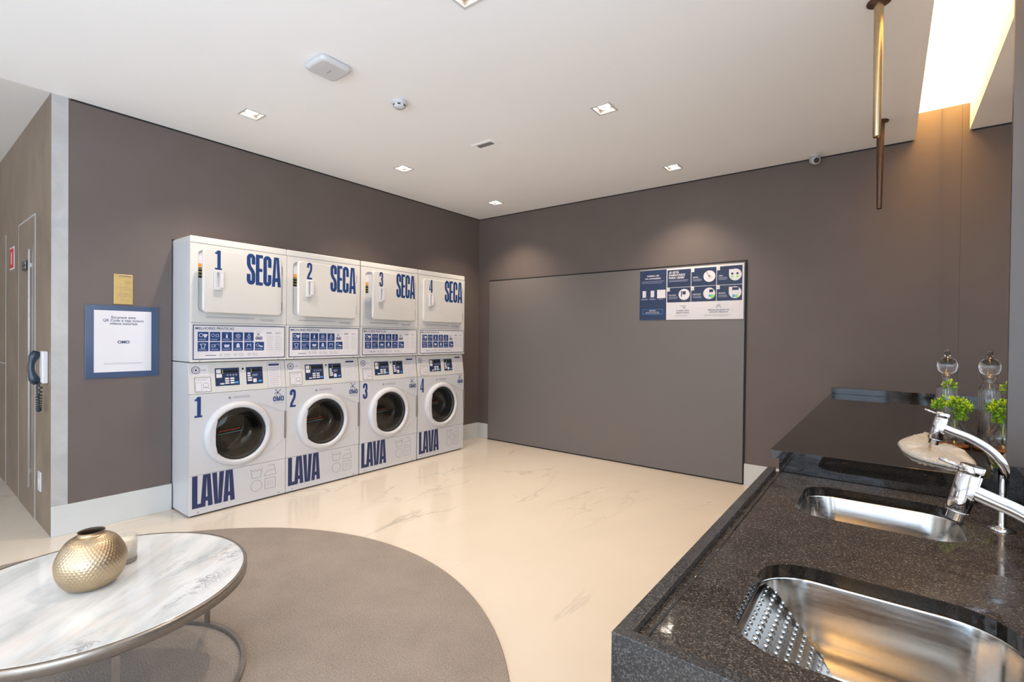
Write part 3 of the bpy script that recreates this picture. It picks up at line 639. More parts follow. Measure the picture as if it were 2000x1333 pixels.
    for cc in (0, 1):
        xa = A0+.508+cc*.072
        p.lines(xa, xa+.05, B1-.060, B1-.046, 2, 1 if cc == 0 else 4, e, .003); p.lines(xa, xa+.055, B0+.058, B1-.070, 8, 4, e, .0018)
    p.lines(A0+.08, A0+.15, B0+.026, B0+.034, 1, 1, e, .004, 0)
    for k in range(3): xa = A0+.18+.10*k; p.circle(xa, B0+.032, .008, .003, 4, e); p.lines(xa+.022, xa+.07, B0+.020, B0+.044, 3, 4, e, .0018)
    p.build('practice_label', [M['paper'], M['navy2'], M['navy'], M['lilac'], M['grey']], t)
    p = Pen(lambda a, h, d: (.0006+d, a, h)); p.lines(.10,.44,1.407,1.419,2,0,0,.0026,.02)
    p.stroke([(.47,1.404),(.60,1.410)],.002,0); p.text('Tecnologia', .475,1.402,.020,0,.0002,'l',.0,width=.11); p.stroke([(.488,1.396),(.585,1.396)],.002,0); p.build('fine_print', [M['grey']], t)
    for a_ in (.06,.62): b = MB(); b.lathe([(.0045,.0), (.004,.003), (.0001,.0035)], (.003,a_,1.1005), 'x', 10); b.build('screw', M['grille'], t)
    # the door swings about its right-hand edge
    hx = .636; dr = bpy.data.objects.new('door', None)
    b = MB(); W_ = .588; hz0, hz1 = 1.444, 1.892; rows = []
    for d_, ins in ((.0,.0), (.014,.0), (.0185,.005)): rows.append([(d_, y_, z_) for y_, z_ in rsq(W_/2-ins, (hz1-hz0)/2-ins, .03, 6, -W_/2, (hz0+hz1)/2)])
    b.grid(rows, 0, True, close_v=True); b.face(rows[-1]); b.face(rows[0])
    dr = b.build('door', M['white2'], t); dr.location = (.002, hx, 0)
    for pl in dr.data.polygons: pl.use_smooth = False
    hd = MB(); ya, yb = .116-hx, .178-hx
    hd.plate([(0,0)]*0 or [(ya,1.605), (yb,1.605), (yb,1.742), (ya,1.742)], [[(ya+.018,1.622), (ya+.034,1.622), (ya+.034,1.728), (ya+.018,1.728)]], .0187, .034)
    hd.v = [(z, x, y) for x, y, z in hd.v]; hd.build('handle', M['white'], dr, bevel=.003)
    hd = MB(); hd.box(.0187,.0195,ya+.018,ya+.034,1.622,1.728); hd.box(.0187,.040,ya+.036,ya+.058,1.625,1.725); hd.build('handle_grip', M['paper'], dr)
    p = Pen(lambda a, h, d: (.0190+d, a-hx, h)); word(p, 'SECA', .352, 1.668, (.066,.056,.066,.076), .232, .0285, .0035); p.build('dryer_word', M['navy'], dr)
    no = bpy.data.objects.new('number', num_mesh('1', .048, .138, .023)); COL.objects.link(no); no.parent = dr; no.location = (.0190, .124-hx, 1.750)
    for z_ in (1.52,1.80): hg = MB(); hg.box(-.002,.010,.001,.0075,z_-.035,z_+.035); hg.build('hinge', M['alu'], dr)
    return t, dr
def omo(p, a, h, w_, mi, d):
    s_ = w_/.085; ht = .040*s_
    word(p, 'OMO', a, h, (.025*s_,.029*s_,.025*s_), ht, .0085*s_, .003*s_, mi, d)
    cx_, cy_ = a+.036*s_, h+ht+.028*s_
    for (dx, dy, r_) in ((-.016,.022,.0042), (.020,.020,.0036), (-.024,-.006,.003), (.024,-.022,.003), (-.012,-.024,.003)):
        p.stroke([(cx_,cy_), (cx_+dx*s_,cy_+dy*s_)], .0042*s_, mi, d); p.disc(cx_+dx*s_, cy_+dy*s_, r_*s_, mi, d, 12)
    p.disc(cx_, cy_, .0058*s_, mi, d, 14)
def make_washer():
    t = thing('washing_machine', '', 'washing machine')
    C = (.0005,.324,.553)
    def xplate(b, a0, a1, h0, h1, d0, d1, r_):
        hole = [(C[1]+r_*math.cos(2*PI*k/64), C[2]+r_*math.sin(2*PI*k/64)) for k in range(64)]
        tmp = MB(); tmp.plate([(a0,h0), (a1,h0), (a1,h1), (a0,h1)], [hole], d0, d1); n = len(b.v)
        b.v += [(z, x, y) for x, y, z in tmp.v]; b.f += [tuple(n+i for i in q) for q in tmp.f]; b.m += tmp.m; b.s += tmp.s
    b = MB(); xplate(b, 0, MW, .012, 1.088, -.045, -.035, .186)
    b.box(-.66,-.046,0,.006,.012,1.088); b.box(-.66,-.046,MW-.006,MW,.012,1.088); b.box(-.66,-.046,.006,MW-.006,1.082,1.088); b.box(-.66,-.046,.006,MW-.006,.012,.018); b.box(-.66,-.654,.006,MW-.006,.018,1.082)
    b.build('body', M['white'], t)
    b = MB(); b.box(-.6,-.03,.02,MW-.02,0,.0118); b.build('toe_gap', M['black'], t)  # black block: darkness of the toe gap put into its colour
    b = MB(); cp = [(-.034,1.087), (-.030,1.087), (0,.8685), (-.034,.8685)]
    for (a_, s_) in ((0,1), (MW,-1)): b.face([(x_, a_, z_) for x_, z_ in cp])
    for i in range(4): (x0,z0), (x1,z1) = cp[i], cp[(i+1)%4]; b.face([(x0,0,z0), (x1,0,z1), (x1,MW,z1), (x0,MW,z0)])
    b.build('control_panel', M['white2'], t, bevel=.002)
    f = lambda a, h, d: (-.030*(h-.8685)/.2185+.0008+d, a, h)
    p = Pen(f)
    for (x0, x1) in ((.168,.335), (.384,.508)):
        p.rect(x0, x1, .914, 1.043, 0); e = .0003; wd_ = x1-x0
        p.rect(x0+.06*wd_+.02, x1-.008, 1.008, 1.026, 1, e); p.rect(x0+.30*wd_, x0+.32*wd_, 1.004, 1.030, 3, e)
        big = wd_ > .15
        if big:
            p.rect(x0+.008,x0+.040,1.006,1.034,2,e); p.rect(x0+.008,x0+.046,.974,1.001,2,e)
            for k in range(4): p.circle(x0+.085+.020*k,.990,.005,.002,4,e,10)
            for r_ in range(3):
                for c_ in range(2): p.rect(x0+.066+.036*c_, x0+.094+.036*c_, .960-.0165*r_, .971-.0165*r_, 2, e)
            p.rect(x0+.032,x0+.060,.924,.934,2,e)
        else:
            for r_ in range(4): p.rect(x0+.010,x0+.032+(.010 if r_ > 1 else 0),.990-.0175*r_,1.002-.0175*r_,2,e)
            p.rect(x0+.050,x0+.076,.925,.954,2,e); p.lines(x0+.045,x0+.09,.970,.990,2,4,e,.003)
        p.rect(x1-.034,x1-.008,.928,.940,5,e)
    p.disc(.362,1.032,.008,6); p.build('display', [M['navyp'], M['lcd'], M['paper'], M['yellow'], M['lilac'], M['skyblue'], M['rubber']], t)
    p = Pen(f); p.rect(.025,.128,.995,1.070,1); p.circle(.045,1.035,.026,.004,0,.0003); p.circle(.045,1.035,.017,.003,0,.0003); p.disc(.045,1.035,.007,2,.0003); p.lines(.082,.118,1.028,1.040,1,3,.0003,.005)
    p.build('wash_sticker', [M['navy2'], M['paper'], M['rubber'], M['grey']], t); p = Pen(f); p.rect(.033,.139,.880,.984,1); p.frame(.033,.139,.880,.984,.0025,2,.0003); p.lines(.040,.13,.958,.976,2,3,.0003,.002); p.frame(.040,.078,.888,.948,.0018,3,.0003); p.circle(.105,.925,.018,.003,3,.0003); p.stroke([(.085,.905),(.105,.915),(.132,.900)],.003,3,.0003)
    p.build('diagram_sticker', [M['navy2'], M['paper'], M['rubber'], M['grey']], t); p = Pen(f); p.rect(.545,.652,.878,1.072,1); p.frame(.545,.652,.878,1.072,.0022,3,.0003); p.rect(.556,.640,1.046,1.062,0,.0003); p.lines(.556,.644,.888,1.040,10,3,.0003,.003,.15)
    p.build('notice_sticker', [M['navy2'], M['paper'], M['rubber'], M['grey']], t)
    # front and kick panel
    b = MB(); xplate(b, 0, MW, .294, .8665, -.034, 0, .186); b.build('front_panel', M['white'], t)
    b = MB(); b.box(-.034,-.0005,0,MW,.013,.2915); b.build('kick_panel', M['white'], t, bevel=.003)
    for a_ in (.055,.63): b = MB(); b.lathe([(.005,.0), (.0001,.003)], (0,a_,.030), 'x', 10); b.build('screw', M['grille'], t)
    # door
    dg = MB()
    dg.lathe([(.238,0), (.240,.010), (.236,.026), (.226,.036), (.212,.041), (.202,.040), (.196,.034), (.192,.018), (.190,.004)], C, 'x', 72)
    dd = dg.build('door', M['white'], t)
    g = MB(); g.lathe([(.194,.004), (.190,.022), (.184,.024), (.176,.014), (.170,.006)], C, 'x', 64); g.build('door_seal', M['rubber'], dd)
    g = MB(); g.lathe([(.178,.018), (.165,.024), (.13,.030), (.08,.033), (.0005,.034)], C, 'x', 56); g.build('glass', M['porthole'], dd)
    g = MB(); g.lathe([(.172,.010), (.164,-.02), (.150,-.06), (.138,-.085), (.120,-.098), (.06,-.104), (.0005,-.105)], C, 'x', 56); g.build('glass_bowl', M['bowlglass'], dd)
    g = MB(); g.lathe([(.185,-.012), (.185,-.06), (.196,-.075), (.196,-.11)], C, 'x', 56); g.build('gasket', M['rubber'], t)
    g = MB(); g.lathe([(.196,-.115), (.235,-.12), (.235,-.40), (.20,-.415), (.0005,-.42)], C, 'x', 64); g.build('drum', M['perf'], t)
    p = Pen(lambda a, h, d: (-.112+d, a, h)); cy_, cz_ = C[1]-.01, C[2]+.005
    for k in range(10): p.rect(cy_-.080+.0155*k, cy_-.069+.0155*k, cz_-.004+.0010*k, cz_+.006+.0010*k, 0)
    p.stroke([(cy_-.09,cz_-.020), (cy_+.08,cz_-.008)], .005, 1); p.build('inner_sticker', [M['brightred'], M['teal']], dd)
    # curved handle plate covering the left of the porthole
    g = MB(); out = []
    A_ = 2.56
    for k in range(15): a_ = A_+(2*PI-2*A_)*k/14; out.append((.215*math.cos(a_), .215*math.sin(a_)))
    y_in = -.158; inn = [(y_in, -.118), (y_in-.012, -.06), (y_in-.014, 0), (y_in-.012, .06), (y_in, .118)]
    pol = out+inn
    for d_ in (.030,.0435): g.face([(C[0]+d_, C[1]+y_, C[2]+z_) for y_, z_ in pol])
    for i in range(len(pol)): q0, q1 = pol[i], pol[(i+1)%len(pol)]; g.face([(C[0]+.030,C[1]+q0[0],C[2]+q0[1]), (C[0]+.030,C[1]+q1[0],C[2]+q1[1]), (C[0]+.0435,C[1]+q1[0],C[2]+q1[1]), (C[0]+.0435,C[1]+q0[0],C[2]+q0[1])])
    g.build('handle', M['white'], dd, bevel=.003)
    g = MB(); g.box(.0,.012,MW-.012,MW-.001,.46,.68); g.build('hinge', M['grille'], dd)
    # embossed swoosh on the front panel, right of the door
    g = MB(); pts = [(.0005, .40+.27*k/12, .322+.05*(k/12)+.09*(k/12)**2) for k in range(13)]; g.tube(pts, [.0004]+[.003]*11+[.0004], 6, flat=.5); g.build('embossing', M['white'], t); g = MB()
    pts = [(.0005, .46+.20*k/12, .775-.08*(k/12)-.02*(k/12)**2) for k in range(13)]; g.tube(pts, [.0004]+[.003]*11+[.0004], 6, flat=.5); g.build('embossing', M['white'], t)
    p = Pen(lambda a, h, d: (.0006+d, a, h)); omo(p, .583, .762, .088, 0, 0); p.lines(.586,.670,.744,.752,1,1,0,.003,0)
    p.disc(.262,.823,.010,1); p.lines(.285,.415,.814,.834,2,1,0,.0035,.1); p.build('brand_sticker', [M['navy'], M['grey']], t)
    p = Pen(lambda a, h, d: (.0004+d, a, h)); word(p, 'LAVA', .018, .060, (.058,.080,.080,.080), .229, .0335, -.005); p.build('washer_word', M['navy2'], t)
    no = bpy.data.objects.new('number', num_mesh('1', .050, .146, .024)); COL.objects.link(no); no.parent = t; no.location = (.0006,.030,.702)
    p = Pen(lambda a, h, d: (.0004+d, a, h)); q = .0032
    X0, Z0 = .412, .175
    p.stroke([(X0+.002,Z0+.082),(X0+.014,Z0+.010),(X0+.076,Z0+.010),(X0+.090,Z0+.084)],q); p.stroke([(X0+.004,Z0+.070)]+[(X0+.004+.084*k/12,Z0+.067+.007*math.sin(PI*k*3/6)) for k in range(1,13)],q)
    X1 = X0+.104; p.stroke([(X1+.026,Z0+.088),(X1+.078,Z0+.088),(X1+.094,Z0+.010),(X1+.002,Z0+.010),(X1+.012,Z0+.036),(X1+.030,Z0+.048),(X1+.086,Z0+.050)],q)
    p.circle(X0+.046,Z0-.052,.042,q); p.frame(X1+.006,X1+.090,Z0-.094,Z0-.010,q)
    for k in range(3): p.rect(X1+.030+.017*k,X1+.032+.017*k,Z0-.076,Z0-.030)
    p.build('care_symbols', M['grey'], t)
    return t
washer = make_washer(); dryer, ddoor = make_dryer()
nums = ['1','2','3','4']; nth = ['first', 'second', 'third', 'fourth']
open_ang = [6.0, 6.0, 8.5, 0.0]
for i in range(4):
    wo = washer if i == 0 else copy_tree(washer); wo.location = (WD, Y[i]+.003, 0)
    do = dryer if i == 0 else copy_tree(dryer); do.location = (WD, Y[i]+.003, 0)
    wo['label'] = 'white front-load washer with blue LAVA lettering, %s' % ['marked 1, nearest the blue framed sign', 'marked 2, second from the left', 'marked 3, second from the room corner', 'marked 4, nearest the room corner'][i]
    do['label'] = 'white tumble dryer with blue SECA door, %s' % ['marked 1, nearest the brass plaque', 'marked 2 and slightly ajar, second from the left', 'marked 3, door ajar with a dark gap', 'marked 4, door fully shut, nearest the room corner'][i]
    wo['group'] = 'front-load washers along the left wall'; do['group'] = 'tumble dryers stacked on the washers'
    for c_ in wo.children:
        if c_.name.startswith('number') and i: c_.data = num_mesh(nums[i], .050, .146, .0205)
    for c_ in do.children:
        if c_.name.split('.')[0] == 'door':
            c_.rotation_euler = (0, 0, R(open_ang[i])*1)
            for g_ in c_.children:
                if g_.name.startswith('number') and i: g_.data = num_mesh(nums[i], .048, .138, .0195)

# ------------------------------------------------------------------ counter
GX0, GX1 = 3.80, 4.4885; GY0, GY1 = -3.945, -2.575; DZ = .785
far_c = (4.143,-2.868); near_c = (4.152,-3.622)
def rr2(c, hx, hy, r, n=8): return rsq(hx, hy, r, n, c[0], c[1])
far_h = rr2(far_c, .198, .178, .085); near_h = rr2(near_c, .205, .198, .095)
t = thing('sink_counter', 'black speckled granite sink counter with raised front rim', 'counter', (0,0,0))
b = MB(); b.plate([(GX0+.028,GY0+.026), (GX1,GY0+.026), (GX1,GY1), (GX0+.028,GY1)], [far_h, near_h], DZ-.028, DZ, hole_sides=False)
for hh in (far_h, near_h):
    for i in range(len(hh)): a_, c_ = hh[i], hh[(i+1) % len(hh)]; b.face([(*a_,DZ-.028), (*c_,DZ-.028), (*c_,DZ-.0), (*a_,DZ-.0)], 1)
b.build('deck', [M['granite_wet'], M['blackpol']], t)
b = MB(); b.plate([(GX0,GY0), (GX1,GY0), (GX1,GY0+.025), (GX0+.027,GY0+.025), (GX0+.027,GY1), (GX0,GY1)], [], 0, .800); b.build('rim_and_apron', M['granite'], t, bevel=.0012)
b = MB(); b.box(GX1-.020, GX1, GY0+.027, -2.662, DZ+.0005, .925); b.box(XR-.0005, GX1, -2.66, -2.6405, DZ+.0005, .926); b.build('backsplash', M['blackpol'], t)
b = MB(); pts = [(GX0+.045, GY0+.04, DZ+.0006), (GX0+.045, GY1-.01, DZ+.0006)]; b.tube(pts, .002, 6); b.build('drip_line', M['blackpol'], t)
def basin(name, lab, c, hx, hy, r, depth, wash):
    t = thing(name, lab, 'sink', (c[0], c[1], DZ-.0285))
    b = MB(); rows = []
    for k, (ins, z) in enumerate([(-.014,0), (-.003,-.0005), (-.001,-.006), (.008,-depth*.6), (.020,-depth*.88), (.040,-depth*.975), (.075,-depth)]):
        rows.append([(x, y, z) for x, y in rsq(hx-ins, hy-ins, max(.03, r-ins*.3), 8)])
    b.grid(rows, 0, True, close_v=True); b.face(rows[-1]); b.build('bowl', M['steel'], t)
    b = MB(); b.lathe([(.038,.0005), (.036,.003), (.026,.0015), (.024,-.002), (.0005,-.002)], (.02,0,-depth), 'z', 28); b.build('drain', M['chrome'], t)
    if wash:
        b = MB(); n1, n2 = 114, 62; rows = []
        x0, x1 = -hx+.006, -hx+.145; y0, y1 = -hy+.03, hy-.03; z0, z1 = -.010, -depth+.012
        for i in range(n1+1):
            u = i/n1; row = []
            for j in range(n2*3+1):
                v_ = j/(n2*3); bmp = .0036*max(0, math.sin(u*PI*19))*max(0, math.sin(v_*PI*31))
                if u > .86 or u < .03: bmp = 0
                nx, nz = .8, .6; xx = x0+(x1-x0)*u; zz = z0+(z1-z0)*u; row.append((xx+bmp*nx, y0+(y1-y0)*v_, zz+bmp*nz*1.5))
            rows.append(row)
        b.grid(rows, 0, True); b.build('washboard', M['steel_dark'], t)
    return t
basin('sink_basin', 'shallow stainless steel basin nearer the back wall', far_c, .198, .178, .085, .13, False)
basin('laundry_tub', 'deep stainless steel tub with a ribbed washboard side', near_c, .205, .198, .095, .21, True)

LX0, LY1 = 3.806, -2.573; LZ = .867
t = thing('stone_ledge', 'raised polished black stone ledge running to the back wall', 'ledge', (0,0,0))
b = MB(); b.box(LX0, XR-.0005, LY1, -.0005, LZ-.032, LZ); b.build('slab', M['blackpol'], t, bevel=.001)
b = MB(); b.box(LX0+.03, XR-.001, LY1+.006, LY1+.03, 0.0, LZ-.0325); b.build('riser', M['blackpol'], t)
b = MB(); b.box(LX0+.006, XR-.022, -.022, -.0005, LZ+.0003, .913); b.build('backsplash', M['blackpol'], t, bevel=.001)
b = MB(); b.box(XR-.020, XR-.0005, -2.62, -.0005, LZ+.0003, .913); b.box(XR-.03, XR-.0005, -2.62, -2.575, LZ, .913); b.build('side_splash', M['blackpol'], t, bevel=.001)
# mirror in two sheets
for (y0, y1, lab) in ((-2.618,-1.286,'tall frameless mirror sheet beside the faucets, nearer the camera'), (-1.278,-.002,'tall frameless mirror sheet on the right wall meeting the back corner')):
    b = MB(); b.box(XR-.0005, XR+.005, y0, y1, .9135, HL-.001); o = b.build('wall_mirror', M['mirror']); tag(o, lab, 'mirror', 'frameless mirror sheets above the counter')
b = MB(); b.box(XR+.0052, XR+.0058, -2.62, -.001, .914, HL); struct(b.build('trim_8', M['black']))

# faucets
def make_faucet():
    t = thing('faucet', '', 'faucet')
    z = 0; b = MB(); b.lathe([(.028,.0005), (.028,.004), (.018,.008), (.008,.011), (.0075,.150)], seg=28); b.build('stem', M['chrome'], t)
    b = MB(); h = -DZ
    pts = [(.012,.925), (.010,.945), (.003,.965), (-.012,.988), (-.036,1.010), (-.066,1.028), (-.098,1.041), (-.125,1.052)]
    # smooth
    P3 = []
    for i in range(len(pts)-1):
        for k in range(4):
            u = k/4; p0 = pts[max(i-1,0)]; p1 = pts[i]; p2 = pts[i+1]; p3 = pts[min(i+2,len(pts)-1)]
            cr = lambda a, b_, c_, d_: .5*((2*b_)+(-a+c_)*u+(2*a-5*b_+4*c_-d_)*u*u+(-a+3*b_-3*c_+d_)*u**3)
            P3.append((cr(p0[0],p1[0],p2[0],p3[0]), 0, cr(p0[1],p1[1],p2[1],p3[1])+h))
    P3.append((pts[-1][0], 0, pts[-1][1]+h)); n = len(P3)
    P3 = [(x_-.005, 0, z_) for x_, y_, z_ in P3]; b.tube(P3, [.0015+.0105*min(1, (i/9)**.6) for i in range(n)], 20); b.build('spout_arm', M['chrome'], t)
    A0 = Vector((-.123,0,1.092+h)); A1 = Vector((-.141,0,1.016+h)); ax = (A1-A0).normalized()
    b = MB(); b.tube([A0, A0+ax*.0005, A0+ax*.014, A0+ax*.0145, A0+ax*.0155, A0+ax*.016, A1, A1+ax*.001], [.0145,.0160,.0160,.0148,.0148,.0160,.0160,.015], 32); b.build('valve_body', M['chrome'], t)
    b = MB(); b.tube([A1, A1+ax*.004, A1+ax*.0045, A1+ax*.017, A1+ax*.0175], [.0150,.0150,.0115,.0115,.010], 28); b.build('nozzle', M['chrome'], t)
    b = MB(); q0 = A0+ax*.006+Vector((-.015,0,.002)); b.tube([q0, q0+Vector((-.026,0,.010))], [.0028,.0028], 12); b.build('lever_pin', M['chrome'], t)
    return t
f1 = make_faucet(); f2 = copy_tree(f1)
f1.location = (4.417,-2.84,DZ); f2.location = (4.401,-3.60,DZ)
f1['label'] = 'chrome gooseneck faucet standing behind the far shallow basin'; f2['label'] = 'large chrome faucet in the foreground, its arm cut by the right photo edge'
for f_ in (f1, f2): f_['group'] = 'chrome faucets at the sinks'

# ------------------------------------------------------------------ things on the ledge
t = thing('glass_bottle', 'tall clear glass decanter with ball top standing by the mirror', 'bottle', (4.384,-1.69,LZ))
prof = [(.001,.0005), (.034,.0005), (.036,.004), (.036,.215), (.034,.228), (.024,.240), (.021,.246), (.021,.262), (.028,.272), (.027,.280)]
b = MB(); b.lathe(prof+[(r_-.002, h_) for r_, h_ in [(.027,.280), (.028,.272), (.021,.262), (.021,.246), (.024,.239), (.034,.226), (.036,.215), (.036,.008), (.004,.008)]], seg=40); b.build('body', M['thinclear'], t)
b = MB(); b.lathe([(.0005,.2815), (.020,.283), (.031,.292), (.0365,.308), (.037,.320), (.034,.336), (.025,.349), (.013,.354), (.0105,.356), (.0105,.392), (.0100,.394), (.0005,.394)], seg=36)
b.build('ball_stopper', M['glass'], t)
b = MB()
for k in range(22):
    a = 2*PI*k/22; pts = [(r_*math.cos(a), r_*math.sin(a), h_) for r_, h_ in ((.0362,.012), (.0362,.21), (.033,.23))]; b.tube(pts, .0007, 5)
b.build('ribs', M['glass'], t)

t = thing('glass_vase', 'small round clear vase holding bright yellow-green sprigs', 'vase', (4.385,-2.02,LZ+.012))
b = MB(); o_ = [(.001,.0), (.022,.0), (.036,.012), (.041,.036), (.037,.062), (.022,.082), (.016,.092), (.019,.104)]
b.lathe(o_+[(r_-.002, h_+(.002 if h_ < .02 else 0)) for r_, h_ in o_[::-1][:-1]]+[(.001,.003)], seg=36); b.build('vessel', M['thinclear'], t)
b = MB(); rnd = random.Random(3)
stems = MB(); tips = []
def leafclump(c, rad, n):
    for _ in range(n):
        th = rnd.uniform(0, 2*PI); ph = math.acos(rnd.uniform(-.7, 1)); dr_ = Vector((math.sin(ph)*math.cos(th), math.sin(ph)*math.sin(th), math.cos(ph)))
        q = c+Vector((dr_.x*rad[0], dr_.y*rad[1], dr_.z*rad[2]))*rnd.uniform(.45,1); ln = rnd.uniform(.010,.016); side = dr_.cross(Vector((rnd.random(),rnd.random(),rnd.random()))).normalized()*ln*.26
        tip = q+(dr_+Vector((rnd.uniform(-.5,.5),rnd.uniform(-.5,.5),rnd.uniform(-.2,.6)))).normalized()*ln; nn = (tip-q).cross(side).normalized()*.0014; md = (q+tip)/2
        mi_ = 0 if (q-c).length > .62*max(rad) and dr_.z > -.25 else 1; b.face([q, md-side, tip, md+nn], mi_); b.face([q, md+nn, tip, md+side], mi_)
clumps = [((-.045,.0,.158), (.026,.026,.018)), ((-.018,.0,.170), (.026,.028,.022)), ((.012,-.01,.165), (.024,.03,.022)), ((.024,-.005,.150), (.016,.03,.018)), ((.012,-.02,.132), (.014,.025,.014)), ((.020,-.03,.112), (.010,.02,.012)), ((-.018,.012,.232), (.018,.018,.024)), ((-.002,-.03,.165), (.022,.022,.020)), ((.030,-.04,.150), (.016,.024,.018)), ((.034,-.02,.160), (.014,.024,.016)), ((-.052,-.02,.152), (.018,.024,.014))]
for c_, r_ in clumps:
    leafclump(Vector(c_), r_, 95); c_ = Vector(c_)
    stems.tube([(0,0,.02), (c_.x*.25,c_.y*.25,.09), tuple(c_)], .0011, 6)
stems.build('stems', speckled('green_stem', (.08,.2,.02), (.12,.28,.03), 40, .5), t); b.build('leaves', [M['leaf'], M['leafshade']], t)
t = thing('wicker_coaster', 'small brown woven coaster under the round glass vase', 'coaster', (4.385,-2.02,LZ))
b = MB()
for k in range(6): b.tube([((.010+.0065*k)*math.cos(2*PI*j/28), (.010+.0065*k)*math.sin(2*PI*j/28), .0055+.001*math.sin(j*3+k)) for j in range(28)], .0045, 6, closed=True)
b.lathe([(.046,.001), (.0005,.001)], seg=20); b.build('weave', M['wicker'], t)

# folded cotton cloth lying in front of the vase
outl = [(4.204,-2.075), (4.206,-2.20), (4.222,-2.32), (4.262,-2.415), (4.33,-2.475), (4.385,-2.490), (4.415,-2.42), (4.418,-2.30), (4.408,-2.19), (4.390,-2.09), (4.33,-2.06), (4.318,-1.90), (4.318,-1.74), (4.285,-1.80), (4.24,-1.93)]
def inside_dist(x, y, poly):
    ins = False; dm = 9
    for i in range(len(poly)):
        x0, y0 = poly[i]; x1, y1 = poly[(i+1) % len(poly)]
        if (y0 > y) != (y1 > y) and x < (x1-x0)*(y-y0)/(y1-y0)+x0: ins = not ins
        dx, dy = x1-x0, y1-y0; tt = max(0, min(1, ((x-x0)*dx+(y-y0)*dy)/(dx*dx+dy*dy))); dm = min(dm, math.hypot(x-x0-tt*dx, y-y0-tt*dy))
    return dm if ins else 0
cx_ = sum(p_[0] for p_ in outl)/len(outl); cy_ = -2.24
# densify the outline, loft towards the middle
den = []
for i in range(len(outl)):
    p0 = outl[i-1]; p1 = outl[i]; p2 = outl[(i+1) % len(outl)]; p3 = outl[(i+2) % len(outl)]
    for k in range(6):
        u = k/6; den.append(tuple(.5*((2*p1[j])+(-p0[j]+p2[j])*u+(2*p0[j]-5*p1[j]+4*p2[j]-p3[j])*u*u+(-p0[j]+3*p1[j]-3*p2[j]+p3[j])*u**3) for j in (0,1)))
ctr = (4.30,-2.22); b = MB(); rows = []
for k in range(15):
    s_ = 1-k/14*.98; hgt = .0008 if k == 0 else .0215*min(1, (k/4))**.5
    rows.append([(ctr[0]+(x-ctr[0])*s_, ctr[1]+(y-ctr[1])*s_, LZ+hgt+(0 if k < 2 else .0035*math.sin(x*70+y*31)+.0030*math.sin(y*62+x*90)+.0022*math.sin(x*190-y*70)+.0015*math.sin(y*240))) for x, y in den])
b.grid(rows, 0, True, close_v=True); b.face(rows[0]); b.face(rows[-1])
tag(b.build('folded_cloth', M['cloth']), 'cream folded cotton cloth lying on the black ledge under the far faucet', 'cloth')

# ------------------------------------------------------------------ rug, table, vase, candle
b = MB(); b.lathe([(.001,.001), (1.585,.001), (1.590,.006), (1.586,.012), (.001,.012)], (1.914,-4.362,0), 'z', 128, sm=False)
tag(b.build('round_rug', M['rug']), 'large round taupe rug under the marble coffee table', 'rug')
TC = (1.985,-4.235); TZ = .415
t = thing('coffee_table', 'round white marble coffee table with grey metal ring base', 'coffee table', (TC[0],TC[1],.0125))
b = MB(); b.lathe([(.0005,TZ-.034), (.448,TZ-.034), (.448,TZ-.0135), (.444,TZ-.0125), (.0005,TZ-.0125)], (0,0,0), 'z', 120, sm=False); b.build('marble_top', M['marble'], t)
b = MB(); b.lathe([(.448,TZ-.0135), (.450,TZ-.0125), (.459,TZ-.0135), (.461,TZ-.016), (.461,TZ-.046), (.456,TZ-.050), (.440,TZ-.050), (.440,TZ-.0345)], (0,0,0), 'z', 120); b.build('rim_band', M['tablemetal'], t)
b = MB(); b.lathe([(.442,.0005), (.460,.0005), (.460,.016), (.442,.016), (.442,.0005)], (0,0,0), 'z', 120, sm=False); b.build('base_ring', M['tablemetal'], t)
for a_ in (-7,113,233):
    b = MB(); c_, s_ = math.cos(R(a_)), math.sin(R(a_)); 
    pts = [(r_*c_-w_*s_, r_*s_+w_*c_) for r_, w_ in ((.445,-.0095), (.457,-.0095), (.457,.0095), (.445,.0095))]
    b.plate(pts, [], .0165, TZ-.0505); b.build('leg', M['tablemetal'], t)
TT = .0125+TZ-.0125
t = thing('metal_vase', 'squat hammered champagne-gold vase on the marble table', 'vase', (1.975,-4.249,TT))
prof = [(.050,.0006), (.062,.004), (.080,.022), (.093,.048), (.0985,.078), (.097,.103), (.087,.130), (.070,.158), (.050,.173), (.039,.178), (.0355,.184), (.038,.190)]
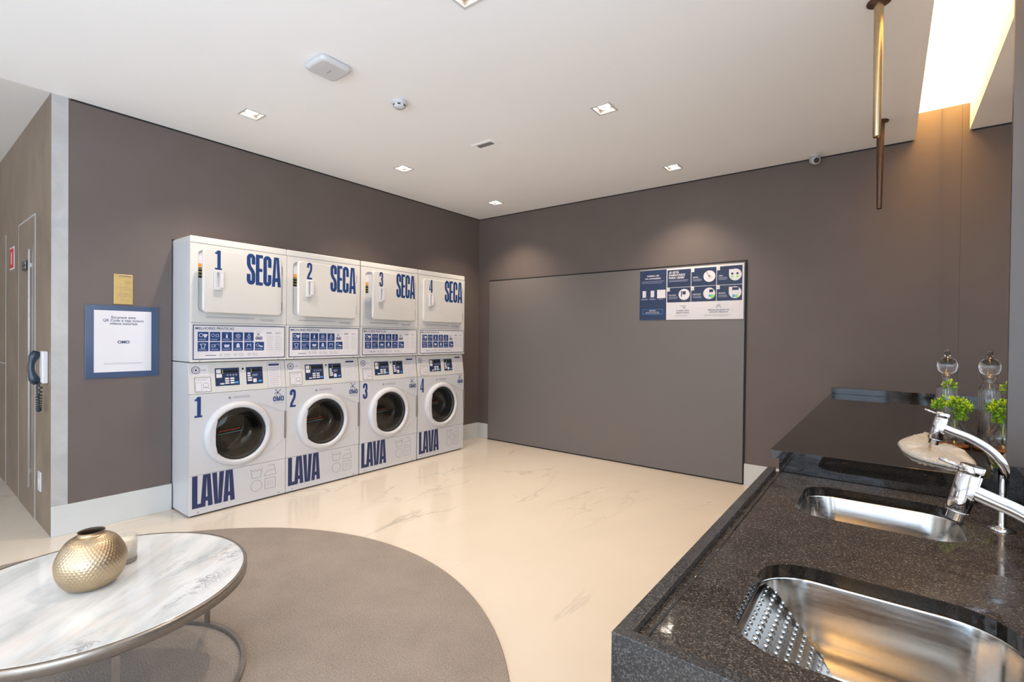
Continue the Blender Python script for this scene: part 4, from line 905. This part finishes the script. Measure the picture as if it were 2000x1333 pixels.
# fine rows so that the hammered dimples are real relief
def resample(pr, n):
    ds = [0]
    for i in range(1, len(pr)): ds.append(ds[-1]+math.dist(pr[i], pr[i-1]))
    out = []
    for k in range(n):
        d_ = ds[-1]*k/(n-1); i = max(1, next((j for j in range(1, len(ds)) if ds[j] >= d_-1e-9), len(ds)-1)); u = (d_-ds[i-1])/(ds[i]-ds[i-1])
        p0, p1, p2, p3 = pr[max(i-2,0)], pr[i-1], pr[i], pr[min(i+1,len(pr)-1)]
        out.append(tuple(.5*((2*p1[j])+(-p0[j]+p2[j])*u+(2*p0[j]-5*p1[j]+4*p2[j]-p3[j])*u*u+(-p0[j]+3*p1[j]-3*p2[j]+p3[j])*u**3) for j in (0,1)))
    return out
pr = resample(prof, 150); b = MB(); rows = []; NS = 288
for i, (r_, h_) in enumerate(pr):
    row = []
    for k in range(NS):
        a_ = 2*PI*k/NS; band = i/150
        dm = 0
        if .06 < band < .90:
            ph = (i//6) % 2*.5
            dm = .0013*max(0, math.sin(PI*((i % 6)/6)))*max(0, math.cos(2*PI*(k/NS*48+ph)))
        row.append(((r_+dm)*math.cos(a_), (r_+dm)*math.sin(a_), h_))
    rows.append(row)
b.grid(rows, 0, True, close_v=True); b.face(rows[0][::-1]); b.build('body', M['vase'], t)
b = MB(); b.lathe([(.038,.190), (.0355,.191), (.033,.185), (.0350,.178), (.045,.160), (.050,.12), (.0005,.10)], seg=48); b.build('inner_neck', mat('dark_vase_inside', (.06,.04,.025), .6, .3), t)
t = thing('candle_glass', 'white candle in a clear tumbler half hidden behind the gold vase', 'candle', (1.851,-4.122,TT))
b = MB(); b.lathe([(.0368,.016), (.038,.100), (.0360,.100), (.0352,.016)], seg=40); b.build('tumbler', M['bowlglass2'], t)
b = MB(); b.lathe([(.0005,.0165), (.0332,.0165), (.0350,.088), (.0005,.087)], seg=36); b.build('wax', M['wax'], t)
b = MB(); b.lathe([(.0005,.0005), (.0345,.0005), (.036,.003), (.0365,.0145), (.0005,.0145)], seg=36); b.build('dark_base', M['smoked'], t)
